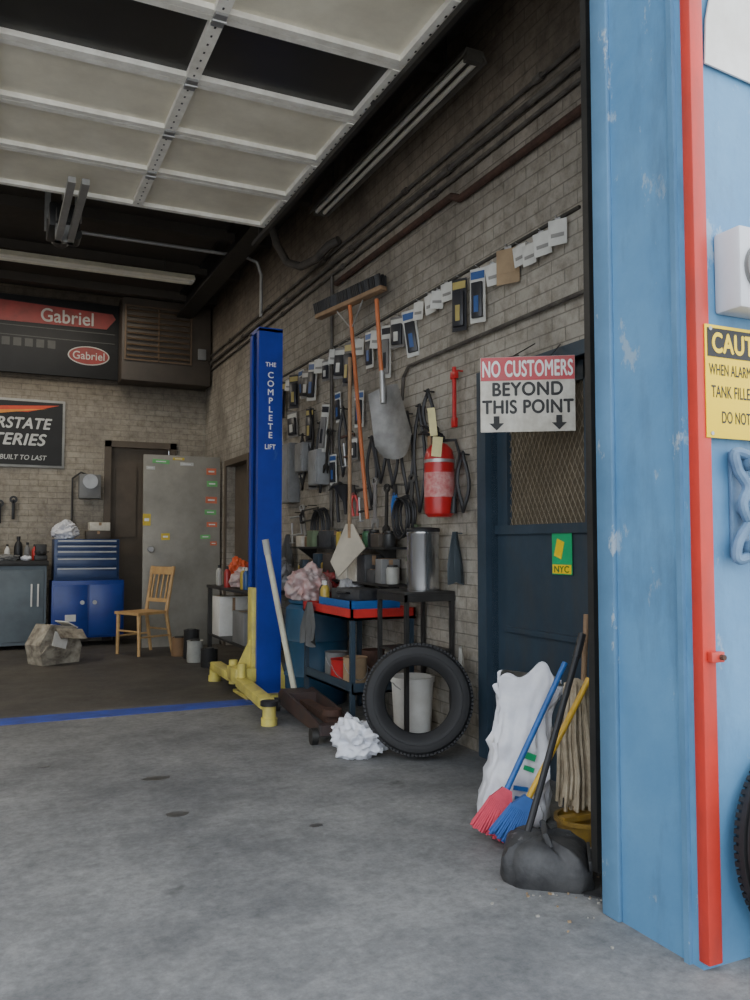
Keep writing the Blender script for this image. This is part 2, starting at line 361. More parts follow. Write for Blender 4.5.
# ------------------------------------------------------------------ conduits
def pipe(name,label,pts,r,m,extra=None,cat='pipe'):
    g=G();g.tube(pts,r,n=10)
    if extra: extra(g)
    return mk(name,g,m,label=label,cat=cat)
def cpl(zs,y0,y1,r,x):
    def f(g):
        y=y0+.6
        while y<y1:
            g.cyl((x,y-.03,zs),(x,y+.03,zs),r*1.5,n=10);y+=1.55
    return f
pipe('conduit','grimy electrical conduit running along brick wall',[(2.57,2.3,3.56),(2.57,10.8,3.56)],.018,conduitm,cpl(3.56,2.3,10.8,.018,2.57))
pipe('conduit','thin upper conduit running along brick wall',[(2.575,2.3,3.66),(2.575,10.8,3.66)],.012,conduitm,cpl(3.66,2.9,10.8,.014,2.575))
pipe('conduit','thin middle conduit running along brick wall',[(2.58,2.3,3.48),(2.58,10.8,3.48)],.012,conduitm,cpl(3.48,2.5,10.8,.014,2.58))
pipe('water_pipe','rusty iron pipe high on brick wall',[(2.57,2.3,3.32),(2.57,4.3,3.32),(2.57,4.4,3.37),(2.57,6.3,3.37)],.024,rust,cpl(3.32,2.3,4.2,.028,2.57))
pipe('conduit','vertical conduit dropping down brick wall to switch box',[(2.57,6.4,3.46),(2.57,6.4,1.35)],.015,conduitm)
pipe('conduit','conduit crossing under ceiling and bending down wall',[(.7,8.35,4.22),(2.38,8.35,4.22),(2.5,8.35,4.18),(2.55,8.35,4.05),(2.55,8.35,3.6)],.018,steel)
pipe('conduit','low conduit above steel door',[(2.575,2.3,2.42),(2.575,5.0,2.42),(2.575,5.08,2.36),(2.575,5.1,2.2)],.012,conduitm)
pipe('exhaust_hose','dusty brown rubber hose looped below ceiling beam',[(2.25,7.1,4.12),(2.3,7.05,3.9),(2.36,6.95,3.72),(2.42,6.75,3.63),(2.46,6.5,3.62),(2.5,6.3,3.68),(2.55,6.2,3.7)],.035,dustc,cat='hose')
# ------------------------------------------------------------------ lift column
lf=thing('car_lift_column','tall blue two-post lift column with yellow base and arms','car lift',(2.04,6.4,0))
g=G();g.prism([(-.10,0),(.10,0),(.10,.25),(-.10,.25),(-.10,.19),(-.085,.19),(-.085,.235),(.085,.235),(.085,.015),(-.085,.015),(-.085,.06),(-.10,.06)],.02,2.95,plane='XY');g.bb(-.10,.10,0,.25,2.93,2.96)
mk('column',g,liftblue,parent=lf)
g=G();g.bb(-.2,.18,-.08,.33,0,.025,bev=.004);g.prism([(.10,0),(.18,.0),(.10,.25)],.0,.02,M=Matrix.Translation((0,.0,.02)));g.prism([(.10,0),(.18,.0),(.10,.25)],.2,.22,M=Matrix.Translation((0,.0,.02)))
for x in(-.16,.15): g.cyl((x,-.05,.02),(x,-.05,.06),.018,n=6)
mk('base_plate',g,liftyel,parent=lf)
g=G();g.bb(-.13,-.088,.03,.16,.06,.86,bev=.006);g.bb(-.27,-.1,.0,.26,.12,.23,bev=.01)
g.cyl((-.22,.0,.08),(-.22,.0,.27),.035);g.cyl((-.22,.25,.08),(-.22,.25,.27),.035);g.prism([(-.13,.23),(-.24,.23),(-.13,.45)],.08,.1)
mk('carriage',g,liftyel,parent=lf)
def arm(pts):
    g=G();a=Vector(pts[0]);b=Vector(pts[1]);d=(b-a);ang=math.atan2(d.y,d.x);L=d.length;c=(a+b)/2
    g.box(c,(L,.10,.07),rot=(0,0,ang),bev=.008);g.box(a+d*.8,(L*.5,.07,.05),rot=(0,0,ang),bev=.005)
    e=a+d*1.06
    g.cyl((e.x,e.y,.05),(e.x,e.y,.13),.045);g.m(1).cyl((e.x,e.y,.13),(e.x,e.y,.16),.06,n=20)
    g.m(0).cyl((e.x,e.y,.0),(e.x,e.y,.05),.055)
    mk('lift_arm',g,[liftyel,rubber],parent=lf)
arm([(-.22,.0,.16),(-.31,-.95,.10)])
arm([(-.22,.25,.16),(-.20,.9,.12)])
text('THE',.09,.035,lw,lf,(0,-.001,2.66),heavy=.03)
text('C\nO\nM\nP\nL\nE\nT\nE',.055,.54,lw,lf,(0,-.001,2.33),heavy=.04)
text('LIFT',.09,.04,lw,lf,(0,-.001,1.99),heavy=.03)
# ------------------------------------------------------------------ floor jack
jk=thing('floor_jack','low dark trolley jack with long pale handle','floor jack',(2.0,5.3,0),(0,0,math.radians(-6)))
g=G()
for x in(-.11,.11): g.prism([(-.62,.06),(-.6,.12),(-.2,.15),(.45,.17),(.55,.12),(.55,.05),(-.1,.05)],x-.008,x+.008,plane='YZ')
g.bb(-.11,.11,.3,.5,.06,.16);g.bb(-.11,.11,-.62,-.54,.06,.12)
mk('frame',g,mat('jack_dark',(.05,.04,.04),.6,.2,dirt=(.09,.05,.04),scale=7),parent=jk)
g=G();g.prism([(-.5,.10),(-.48,.15),(.2,.13),(.2,.1)],-.04,.04,plane='YZ');g.cyl((0,-.47,.15),(0,-.47,.19),.06,n=20);mk('lifting_arm',g,rust,parent=jk)
for x in(-.14,.14):
    for y,r in((-.56,.05),(.5,.05)):
        g=G();g.cyl((x-.02,y,r),(x+.02,y,r),r,n=20);mk('wheel',g,dkmetal,parent=jk)
g=G();g.cyl((0,.52,.12),(-.215,.53,1.18),.022,n=12);g.m(1).cyl((-.205,.53,1.13),(-.225,.53,1.24),.026,n=12);mk('handle',g,[mat('handle_offwhite',(.66,.63,.48),.5),mat('handle_tip',(.5,.5,.46),.5)],parent=jk)
# ------------------------------------------------------------------ steel stand with canister
st=thing('steel_stand','narrow dark steel stand with open lower shelf by brick wall','stand',(2.42,4.62,0))
g=G();g.bb(-.17,.17,-.2,.2,.90,.92,bev=.003);g.bb(-.17,.17,-.2,-.185,.86,.9);g.bb(-.17,-.155,-.2,.2,.86,.9);mk('top',g,dkmetal,parent=st)
for x in(-.155,.155):
    for y in(-.185,.185):
        g=G();g.bb(x-.012,x+.012,y-.012,y+.012,0,.9);mk('leg',g,dkmetal,parent=st)
g=G();g.bb(-.16,.16,-.19,.19,.55,.565);mk('shelf',g,dkmetal,parent=st)
cn=thing('trash_can','small brushed stainless steel canister on steel stand','canister',(2.45,4.57,.92))
g=G();g.lathe([(0,0),(.098,0),(.1,.01),(.1,.34),(.103,.345),(.103,.36),(.0,.36)],n=40);mk('body',g,stain,parent=cn)
g=G();g.lathe([(.104,.36),(.106,.375),(.1,.385),(.05,.39),(0,.39)],n=40);mk('lid',g,black,parent=cn)
# ------------------------------------------------------------------ red tray cart
ct=thing('service_cart','shop cart with shallow red enamel tray top and dark legs','cart',(2.33,5.33,0))
g=G();g.bb(-.23,.23,-.45,.45,.72,.735);g.bb(-.23,.23,-.45,-.435,.72,.79);g.bb(-.23,.23,.435,.45,.72,.79);g.bb(-.23,-.215,-.45,.45,.72,.79);g.bb(.215,.23,-.45,.45,.72,.79);mk('tray',g,redtray,parent=ct)
for x in(-.21,.21):
    for y in(-.42,.42):
        g=G();g.bb(x-.015,x+.015,y-.015,y+.015,.05,.72);g.cyl((x-.01,y,.03),(x+.01,y,.03),.03);mk('leg',g,doorblue,parent=ct)
g=G();g.bb(-.22,.22,-.44,.44,.25,.265);g.bb(-.22,.22,-.44,-.43,.25,.32);g.bb(-.22,-.21,-.44,.44,.25,.32);mk('shelf',g,doorblue,parent=ct)
bt=thing('parts_tray','blue ribbed plastic parts tray resting on red cart','tray',(2.31,5.25,.736))
g=G();g.bb(-.17,.17,-.27,.27,.0,.03)
for i in range(9): g.bb(-.17,.17,-.26+i*.06,-.23+i*.06,.0,.085)
g.bb(-.18,-.17,-.28,.28,.0,.10);g.bb(-.18,.18,-.28,-.27,.0,.10);mk('tray_body',g,bluep,parent=bt)
tcs=thing('tool_case','black tool case lying on blue parts tray','tool case',(2.33,5.32,.822),(0,0,.3))
g=G();g.box((0,0,.04),(.22,.3,.08),bev=.01);mk('case_body',g,dusty,parent=tcs)
g=G();g.tube([(-.11,-.05,.05),(-.14,-.05,.05),(-.14,.05,.05),(-.11,.05,.05)],.008,n=6);mk('handle',g,black,parent=tcs)
for i,(x,y,h,mm,lb) in enumerate([(2.2,5.05,.2,card,'brown paint can on lower cart shelf'),(2.4,5.2,.22,rust,'rusty paint can on lower cart shelf'),(2.25,5.5,.18,greybox,'grey paint can on lower cart shelf'),(2.2,5.27,.16,fired,'red paint can on lower cart shelf')]):
    pc=thing('paint_can',lb,'paint can',(x,y,.267))
    g=G();g.lathe([(0,0),(.075,0),(.08,.008),(.078,h-.01),(.082,h),(.07,h-.005),(0,h-.005)],n=28);mk('can_body',g,mm,parent=pc)
    g=G();g.tube([(.08*math.cos(a),-.085*math.sin(a),h*.8-.1*math.sin(a)) for a in [k/10*math.pi for k in range(11)]],.003,n=5);mk('bail_handle',g,steel,parent=pc)
br=thing('plastic_barrel','large dark blue plastic barrel standing beside cart','barrel',(2.31,6.05,0))
g=G();g.lathe([(0,0),(.22,0),(.235,.02),(.24,.2),(.25,.22),(.24,.24),(.24,.46),(.25,.48),(.24,.5),(.235,.72),(.2,.75),(0,.75)],n=40);mk('body',g,barrel,parent=br)
g=G();g.lathe([(.19,.75),(.215,.76),(.215,.78),(.19,.785),(0,.78)],n=40);mk('lid',g,barrel,parent=br)
def bag(name,label,c,d,m,seed,amp=.3,fr=2.2,fold=.24,cat='plastic bag',rot=0):
    g=G();g.blob((0,0,0),d,amp,fr,seed,fold=fold,sub=5);return mk(name,g,m,loc=c,rot=(0,0,rot),label=label,cat=cat,sharp=80)
bag('plastic_bag','pink and clear plastic bag heaped on barrel',(2.22,5.98,.785),(.34,.34,.32),bagp,1)
bag('plastic_bag','red plastic bag heaped on barrel',(2.44,6.12,.785),(.26,.30,.26),bagr,5)
bag('plastic_bag','clear plastic bag bulging on end of red cart',(2.42,5.66,.737),(.22,.20,.26),bagc,8)
bag('plastic_bag','crumpled translucent plastic bag on side bench',(2.38,7.35,.79),(.34,.34,.40),bagc,2)
bag('plastic_bag','orange plastic bag on side bench',(2.32,8.35,.79),(.24,.3,.34),bago,3)
bag('plastic_bag','red and clear plastic bag on side bench',(2.26,7.95,.79),(.24,.26,.22),bagp,11)
bw2=mat('white_blue_print_bag',(.76,.77,.80),.35,dirt=(.66,.68,.74),scale=9,scuff=(.03,.10,.45))
bag('plastic_bag','flat white plastic bag with blue print against tire',(1.94,4.42,0),(.26,.36,.26),bw2,4,rot=.5,amp=.4,fold=.35)
# ------------------------------------------------------------------ tires
ax=Vector((-.45,-.86,.17)).normalized()
def tire(label,c,ax,R=.315,r=.19,w=.19):
    g=G();P=[(r,-w*.36),(r+.015,-w*.42),(r+.04,-w*.5),(R-.06,-w*.53),(R-.025,-w*.48),(R-.008,-w*.38)]
    for z in(-.24,-.02,.2):
        P+=[(R,w*z-w*.08),(R,w*(z-.0)),(R-.012,w*(z+.01)),(R-.012,w*(z+.06)),(R,w*(z+.07))]
    P+=[(R-.008,w*.38),(R-.025,w*.48),(R-.06,w*.53),(r+.04,w*.5),(r+.015,w*.42),(r,w*.36),(r+.01,w*.3),(R-.05,w*.4),(R-.03,0),(R-.05,-w*.4),(r+.01,-w*.3)]
    g.lathe(P,n=96,close=True)
    for s in(-1,1):
        g.lathe([(r+.055,s*w*.505),(r+.058,s*w*.525),(r+.062,s*w*.505)],n=96);g.lathe([(R-.065,s*w*.51),(R-.062,s*w*.535),(R-.058,s*w*.51)],n=96)
    for i in range(90):
        a=2*math.pi*i/90
        for s in(-1,1):
            g.box(((R-.0075)*math.cos(a),(R-.0075)*math.sin(a),s*w*.36),(.012,.014,w*.12),rot=(0,0,a))
    o=mk('tire',g,rubber,loc=c,label=label,cat='tire');o.rotation_mode='QUATERNION';o.rotation_quaternion=ax.to_track_quat('Z','Y');return o
tire('worn black car tire leaning against steel stand',(2.235,4.235,.324),ax,R=.312)
tire('black car tire leaning on blue outside wall',(2.265,1.675,.325),Vector((0,-1,.08)).normalized(),.325,.2,.2)
bk=thing('plastic_bucket','white plastic bucket standing behind tire','bucket',(2.40,4.62,0))
g=G();g.lathe([(0,0),(.11,0),(.13,.36),(.138,.36),(.138,.39),(.128,.39),(.11,.02),(0,.02)],n=36);mk('pail',g,white,parent=bk)
g=G();g.tube([(-.138*math.cos(a),.0-.1*math.sin(a),.36-.06*math.sin(a)) for a in [k/10*math.pi for k in range(11)]],.004,n=6);mk('handle',g,steel,parent=bk)
g=G();g.cloth(.14,.2,2,.02);mk('paper_towel',g,white,loc=(2.53,4.24,.60),rot=(.5,0,-.6),label='crumpled white paper towel stuck beside tire',cat='towel')
# ------------------------------------------------------------------ fire extinguisher
fe=thing('fire_extinguisher','red fire extinguisher hung on brick wall with tag','fire extinguisher',(2.49,4.43,1.37))
g=G();g.lathe([(0,0),(.07,0),(.088,.02),(.092,.05),(.092,.36),(.08,.41),(.05,.445),(.025,.455),(0,.455)],n=36);mk('cylinder',g,fired,parent=fe)
g=G();g.cyl((0,0,.45),(0,0,.49),.022);g.box((-.05,0,.50),(.16,.025,.015),rot=(0,.15,0));g.box((-.05,0,.53),(.15,.025,.012),rot=(0,.35,0));g.cyl((0,-.02,.48),(0,-.045,.48),.018,n=16);mk('valve_handle',g,black,parent=fe)
g=G();g.tube([(.02,0,.47),(.08,-.06,.47),(.085,-.1,.38),(.06,-.11,.2),(.04,-.11,.1)],.01,n=8);g.cyl((.04,-.11,.12),(.035,-.11,.02),.013,.022);mk('hose',g,black,parent=fe)
lblm=mat('extinguisher_label',(.55,.30,.27),.5,dirt=(.45,.1,.1),scale=30)
g=G();g.lathe([(.0925,.12),(.0932,.12),(.0932,.27),(.0925,.27)],n=36);mk('label',g,lblm,parent=fe)
g=G();g.lathe([(.0925,.33),(.094,.33),(.094,.35),(.0925,.35)],n=36);g.bb(-.02,.1,-.03,.03,.3,.36);mk('bracket',g,steel,parent=fe)
g=G();g.box((-.06,-.08,.42),(.06,.004,.12),rot=(0,.1,-.4));g.box((-.085,-.07,.57),(.045,.003,.17),rot=(0,-.1,-.5));mk('inspection_tag',g,mat('tag_yellow',(.7,.62,.3),.6),parent=fe)
# ------------------------------------------------------------------ NO CUSTOMERS sign
sg=thing('warning_sign','weathered red and white metal sign with two down arrows','sign',(2.365,3.33,1.935),(0,0,math.radians(-33)))
g=G();g.box((0,0,0),(.455,.006,.37),bev=.002);mk('panel',g,signw,parent=sg)
g=G();g.box((0,-.0045,.125),(.45,.003,.115));mk('red_band',g,signr,parent=sg)
text('NO CUSTOMERS',.435,.082,lw,sg,(0,-.0075,.125),heavy=.06)
blackw=mat('weathered_black',(.015,.015,.015),.6,dirt=(.05,.048,.045),scale=20)
text('BEYOND',.34,.07,blackw,sg,(0,-.0045,.025),heavy=.07)
text('THIS POINT',.44,.07,blackw,sg,(0,-.0045,-.062),heavy=.07)
for x in(-.15,.15):
    g=G();g.prism([(-.014,.035),(.014,.035),(.014,0),(.036,0),(0,-.035),(-.036,0),(-.014,0)],-.006,-.004,M=Matrix.Translation((x,0,-.142)));mk('arrow',g,blackp,parent=sg)
for a,b in(((.1,.0,.17),(.17,.13,.27)),((-.1,0,.17),(.05,.22,.3)),((-.2,0,.17),(-.03,.30,.26))):
    g=G();g.cyl(a,b,.003,n=6);mk('hanging_wire',g,dkmetal,parent=sg)
ny=thing('door_sticker','small green and yellow notice on blue steel door','sticker',(2.63,3.42,1.16),(0,0,-math.pi/2))
g=G();g.box((0,0,0),(.16,.003,.22));mk('sheet',g,green,parent=ny)
g=G();g.box((0,-.002,-.082),(.15,.003,.045));g.box((-.02,-.002,.02),(.06,.003,.09),rot=(0,.3,0));mk('yellow_print',g,yellow,parent=ny)
text('NYC',.12,.034,mat('dark_green_ink',(.01,.15,.05),.5),ny,(0,-.0042,-.082),heavy=.05)
# ------------------------------------------------------------------ hung long tools
RZ=math.radians(38)
pb=thing('push_broom','wide black push broom hung head up by pole','push broom',(2.40,5.62,3.0),(math.radians(-6),0,math.radians(20)))
g=G();g.box((0,0,.0),(.07,.72,.035),bev=.006);mk('broom_head',g,wood2,parent=pb)
g=G()
for i in range(40):
    for j in(-.025,.0,.025): g.cyl((j,-.35+i*.018,.015),(j*1.4,-.35+i*.018+random.uniform(-.006,.006),.10),.011,n=5)
mk('bristle',g,black,parent=pb)
g=G();g.cyl((.0,0,.0),(.02,.0,-1.62),.015,n=12);mk('pole',g,orange,parent=pb)
g=G();g.tube([(0,-.14,-.02),(-.0,0,-.2),(0,.14,-.02)],.006,n=6);mk('brace',g,steel,parent=pb)
sh=thing('snow_shovel','grey metal scoop shovel with orange handle hung on wall','shovel',(2.40,5.04,2.28),(0,0,RZ))
g=G()
t=bmesh.new();nx,nz=12,12;V=[]
for j in range(nz+1):
    for i in range(nx+1):
        a=(i/nx-.5)*2;b=j/nz
        wd=.115+.035*b if b<.75 else .141-.05*((b-.75)*4)**2
        V.append(t.verts.new((.05*(1-a*a)-.02-.03*b,a*wd,-.52*b+(.03*(a*a) if b>.8 else -.03*a*a*(1-b)))))
for j in range(nz):
    for i in range(nx):
        a=j*(nx+1)+i;t.faces.new((V[a],V[a+1],V[a+nx+2],V[a+nx+1]))
bmesh.ops.solidify(t,geom=t.faces[:],thickness=.006)
g.add(t,Euler((math.radians(-14),0,0)).to_matrix().to_4x4());mk('blade',g,shovelm,parent=sh)
g=G();g.cyl((0,0,-.1),(.0,.05,.60),.015,n=12);g.m(1).cyl((0,0,-.12),(0,.008,.1),.02,n=12);mk('handle',g,[orange,steel],parent=sh)
sc=thing('floor_scraper','wide pale floor scraper with wooden pole hung on wall','scraper',(2.33,5.45,1.30),(0,0,math.radians(30)))
g=G();g.prism([(-.03,0.05),(.03,0.05),(.17,-.22),(.10,-.33),(-.14,-.12)],-.005,.005,plane='YZ');mk('blade',g,mat('pale_blade',(.5,.45,.36),.5),parent=sc)
g=G();g.cyl((0,0,-.05),(0,-.0,1.25),.014,n=12);mk('pole',g,wood2,parent=sc)
# ------------------------------------------------------------------ hanging packages
pw=mat('pack_white',(.60,.59,.54),.4);pk=mat('pack_black',(.03,.03,.035),.35);py_=mat('pack_yellow',(.45,.36,.12),.4);pbl=mat('pack_blue',(.04,.10,.28),.4)
pgr=mat('pack_grey',(.2,.19,.18),.4);pband=mat('pack_print',(.25,.24,.22),.5)
def small_card():
    g=G();g.box((0,0,-.075),(.004,.10,.13));g.m(1).box((-.003,0,-.09),(.003,.07,.02));g.m(2).cyl((.035,0,0),(-.03,0,0),.003,n=6);g.box((0,0,-.008),(.003,.03,.016))
    return g
def tall_pack(w=.10,h=.32):
    g=G();g.box((0,0,-h/2-.01),(.005,w,h));g.m(1).box((-.012,0,-h*.62),(.022,w*.72,h*.66),bev=.006);g.m(3).box((-.004,0,-.05),(.003,w*.9,.045));g.m(3).box((-.0245,0,-h*.7),(.003,w*.3,h*.3));g.m(2).cyl((.035,0,0),(-.03,0,0),.003,n=6);return g
GR1='carded parts on wall hooks';GR2='blister packs on wall hooks'
K=[mk('accessory_card',small_card(),[pw,pband,steel],loc=(2.55,3.32,2.84),rot=(0,0,.5),label='small white carded part hung on wall hook',cat='part package',group=GR1),
mk('wiper_blade_pack',tall_pack(),[pw,pk,steel,pbl],loc=(2.55,4.07,2.82),rot=(0,0,.5),label='tall black and white blister pack hung on hook',cat='part package',group=GR2),
mk('wiper_blade_pack',tall_pack(),[pk,pk,steel,py_],loc=(2.55,4.28,2.82),rot=(0,0,.5),label='tall black blister pack with yellow header',cat='part package',group=GR2),
mk('accessory_card',small_card(),[card,card,steel],loc=(2.55,3.76,2.84),rot=(0,0,.5),label='brown carded part hung on wall hook',cat='part package',group=GR1),
mk('wiper_blade_pack',tall_pack(.12,.22),[pgr,pk,steel,pw],loc=(2.55,5.12,2.8),rot=(0,0,.5),label='short grey blister pack with white header',cat='part package',group=GR2),
mk('wiper_blade_pack',tall_pack(.08,.38),[pw,pgr,steel,pk],loc=(2.55,5.3,2.78),rot=(0,0,.5),label='long white sleeve pack hung on hook',cat='part package',group=GR2)]
K[3].scale=(1,1.4,1.5)
def cp(o,y,z,s=1):
    n=o.copy();COL.objects.link(n);n.location=(2.55,y,z);n.rotation_euler=(random.uniform(-.15,.15),0,random.uniform(.2,.7));n.scale=(s,s,s)
for y in(3.46,3.57,3.66,3.92,4.44,4.54,4.66,4.80): cp(K[0],y,2.84+random.uniform(-.05,.03),random.uniform(.85,1.1))
cp(K[1],4.96,2.80)
def row(y,y1,z,st,ks,jz=.05):
    while y<y1:
        if not (z<2.3 and 7.2<y<7.65): cp(random.choice(ks),y,z+random.uniform(-jz,jz),random.uniform(.75,1.15))
        y+=random.uniform(*st)
row(5.45,8.4,2.79,(.13,.2),[K[1],K[2],K[4],K[5],K[0]],.03)
row(5.78,8.4,2.38,(.22,.5),[K[1],K[2],K[4],K[5]],.09)
row(5.9,8.4,1.98,(.32,.6),[K[1],K[2],K[4]],.1)
g=G();g.bb(2.585,2.6,3.2,8.3,2.85,2.865);mk('hook_rail',g,dkmetal,label='thin dark steel rail with hooks on brick wall',cat='rail')
def loop(label,y,z,w,h,r,m,name='fan_belt',cat='belt'):
    g=G()
    g.tube([(.01*math.sin(3*a),w*math.sin(a)*(1+.2*math.sin(2*a)),-h/2+h/2*math.cos(a)) for a in [k/24*2*math.pi for k in range(25)]],r,n=6)
    g.cyl((.045,0,-.01),(-.03,0,-.01),.005,n=6)
    return mk(name,g,m,loc=(2.55,y,z),label=label,cat=cat)
for i,(y,z,w,h) in enumerate([(4.98,2.1,.07,.55),(4.80,2.12,.06,.7),(5.2,2.1,.06,.5),(4.25,1.75,.05,.35),(4.68,2.2,.05,.3),(5.4,2.2,.07,.55),(5.55,2.0,.06,.5),(7.9,1.5,.08,.4),(8.5,2.2,.08,.6),(6.1,2.3,.06,.55),(6.6,2.25,.07,.6),(7.05,2.2,.06,.5),(6.85,2.4,.05,.45)]):
    loop('black rubber belt hanging in loop on wall hook',y,z,w,h,.012,black)
for y,z,r0 in((4.95,1.52,.11),(6.5,1.5,.13)):
    g=G()
    for k in range(4):
        g.tube([(-.02*k,(r0+.01*math.sin(k*2))*math.sin(a),-r0*1.2+r0*1.2*math.cos(a)+.01*math.cos(k)) for a in [q/28*2*math.pi for q in range(29)]],.009,n=6)
    g.cyl((.045,0,-.01),(-.09,0,-.01),.006,n=6);mk('cable_coil',g,black,loc=(2.54,y,z),label='coiled black air hose hung on wall hook',cat='hose')
def tool(kind,y,z,label,m,m2=None):
    m2=m2 or black
    o=thing(kind,label,'hand tool',(2.53,y,z),(random.uniform(-.15,.15),0,random.uniform(.1,.6)))
    g=G()
    if kind=='hammer':
        g.cyl((0,0,-.03),(0,0,-.32),.014,n=10);mk('handle',g,m,parent=o);g=G();g.cyl((0,-.06,-.02),(0,.03,-.02),.02,n=14);g.prism([(.03,-.035),(.10,-.045),(.03,-.005)],-.01,.01,plane='YZ');mk('head',g,dkmetal,parent=o)
    elif kind=='wrench':
        g.box((0,0,-.16),(.012,.025,.26));g.lathe([(.014,-.008),(.03,-.008),(.03,.008),(.014,.008)],axis=(1,0,0),n=18,close=True,c=(0,0,-.02));mk('shank',g,m,parent=o)
        g=G();g.prism([(-.03,-.36),(-.035,-.3),(0,-.27),(.035,-.3),(.03,-.36),(.012,-.32),(-.012,-.32)],-.008,.008,plane='YZ');mk('jaw',g,m,parent=o)
    elif kind=='clamp':
        g.tube([(0,.07,-.05),(0,-.05,-.04),(0,-.06,-.2),(0,.06,-.21)],.011,n=6);mk('frame',g,m,parent=o)
        g=G();g.cyl((0,.05,-.21),(0,.05,-.1),.008,n=8);g.cyl((0,.05,-.28),(0,.05,-.21),.008,n=8);g.cyl((0,.02,-.28),(0,.08,-.28),.005,n=6);mk('screw',g,steel,parent=o)
    elif kind=='pliers':
        for s in(-1,1):
            g=G();g.tube([(0,s*.005,-.06),(0,s*.03,-.14),(0,s*.02,-.24)],.011,n=8);mk('handle',g,m,parent=o)
        g=G();g.prism([(-.02,-.08),(-.012,0),(.012,0),(.02,-.08)],-.01,.01,plane='YZ');mk('jaw',g,dkmetal,parent=o)
    elif kind=='funnel':
        g.lathe([(.09,-.02),(.092,-.02),(.018,-.14),(.01,-.24),(.008,-.24),(.014,-.14)],n=24,close=True);mk('cone',g,m,parent=o)
    elif kind=='hacksaw':
        g.tube([(0,-.14,-.14),(0,-.14,-.04),(0,.12,-.04),(0,.12,-.1)],.009,n=6);g.box((0,0,-.135),(.002,.28,.015));mk('frame',g,m,parent=o)
        g=G();g.tube([(0,.12,-.04),(0,.17,-.08),(0,.16,-.14),(0,.12,-.14)],.014,n=8);mk('handle',g,m2,parent=o)
    g=G();g.cyl((-.02,0,-.005),(.07,0,-.005),.004,n=6);mk('hook',g,dkmetal,parent=o)
TL=[('hammer',4.62,1.95,'wooden handled hammer hung on wall hook',wood2),('wrench',5.45,1.68,'long steel wrench hung on wall hook',steel),('clamp',5.65,1.66,'dark bar clamp hung on wall hook',dkmetal),
('pliers',5.85,1.66,'red handled pliers hung on wall hook',redtray),('funnel',6.02,1.68,'dark funnel hung on wall hook',black),('hammer',6.2,1.7,'black rubber mallet hung on wall hook',black),
('wrench',5.25,1.62,'dark wrench hung on wall hook',dkmetal),('hacksaw',6.8,1.55,'dark hacksaw hung on wall hook',dkmetal),('wrench',7.0,1.55,'steel wrench hung on wall hook',steel),('clamp',7.15,1.5,'grey clamp hung on wall hook',steel),
('pliers',5.12,1.62,'blue handled pliers hung on wall hook',bluep),('wrench',4.86,1.66,'greasy wrench hung on wall hook',dkmetal),
('wrench',6.35,2.15,'long dark wrench hung on brick wall',dkmetal),('clamp',5.95,2.1,'rusty clamp hung on brick wall',rust),('hammer',7.8,2.1,'wooden handled mallet hung on brick wall',wood2),('wrench',8.1,1.6,'steel spanner hung on brick wall',steel)]
for k,y,z,l,m in TL: tool(k,y,z,l,m)
rg=mat('rag_green',(.16,.21,.12),.9,scale=9)
for y,z,w,h,m,l,s in [(4.86,1.34,.16,.28,rg,'dull green rag hanging from wall hook',1),(7.4,1.3,.2,.3,greybox,'grey rag hanging from wall hook',4),(4.33,1.28,.12,.3,greyblue,'grey blue rag hanging from wall hook',5)]:
    g=G();g.cloth(w,h,s);g.cyl((-.03,0,-.01),(.05,0,-.01),.004,n=6);mk('shop_rag',g,m,loc=(2.55,y,z),rot=(0,0,.3),label=l,cat='rag')
g=G();g.cyl((0,0,0),(0,0,-.36),.013,n=10);g.box((0,0,-.05),(.03,.06,.05),bev=.008);g.box((0,0,-.34),(.025,.045,.06),bev=.006);g.cyl((0,0,-.02),(.06,0,-.02),.005,n=6)
mk('pry_bar',g,fired,loc=(2.54,4.33,2.28),label='red steel bar hung on wall hook',cat='hand tool')
ebm=mat('electrical_grey',(.30,.31,.31),.5,dirt=(.2,.2,.2),scale=5)
for (y,z,w,h,lb) in [(7.42,1.87,.34,.55,'grey electrical panel box on brick wall'),(6.62,1.86,.22,.3,'small grey switch box on brick wall'),(6.98,1.98,.2,.26,'square grey junction box on brick wall')]:
    e=thing('electrical_box',lb,'electrical box',(2.545,y,z))
    g=G();g.box((0,0,0),(.11,w,h),bev=.006);mk('case',g,ebm,parent=e)
    g=G();g.box((-.059,0,0),(.008,w*.9,h*.92),bev=.003);mk('cover',g,ebm,parent=e)
    g=G();g.box((-.068,-w*.35,0),(.012,.015,.05));mk('latch',g,steel,parent=e)
# cluttered wall shelves
cols_=[(.5,.36,.06),(.4,.035,.03),(.03,.03,.03),(.42,.42,.38),(.03,.10,.3),(.08,.2,.10),(.25,.15,.08)]
cn_=['yellow','red','black','white','blue','green','brown']
def spray(i,loc,place):
    t=thing('spray_can','%s spray can %s'%(cn_[i],place),'spray can',loc)
    g=G();g.lathe([(0,0),(.031,0),(.033,.01),(.033,.15),(.024,.17),(.015,.18),(0,.18)],n=18);mk('body',g,mat('can_'+cn_[i],cols_[i],.35),parent=t)
    g=G();g.cyl((0,0,.178),(0,0,.21),.014,n=12);mk('cap',g,black if i%2 else white,parent=t)
def jar(i,loc,h):
    t=thing('jar','%s jar on wall shelf'%cn_[i],'jar',loc)
    g=G();g.lathe([(0,0),(.04,0),(.045,.01),(.045,h*.8),(.035,h*.9),(0,h*.9)],n=18);mk('body',g,mat('can_'+cn_[i],cols_[i],.35),parent=t)
    g=G();g.cyl((0,0,h*.88),(0,0,h),.036,n=16);mk('lid',g,dkmetal,parent=t)
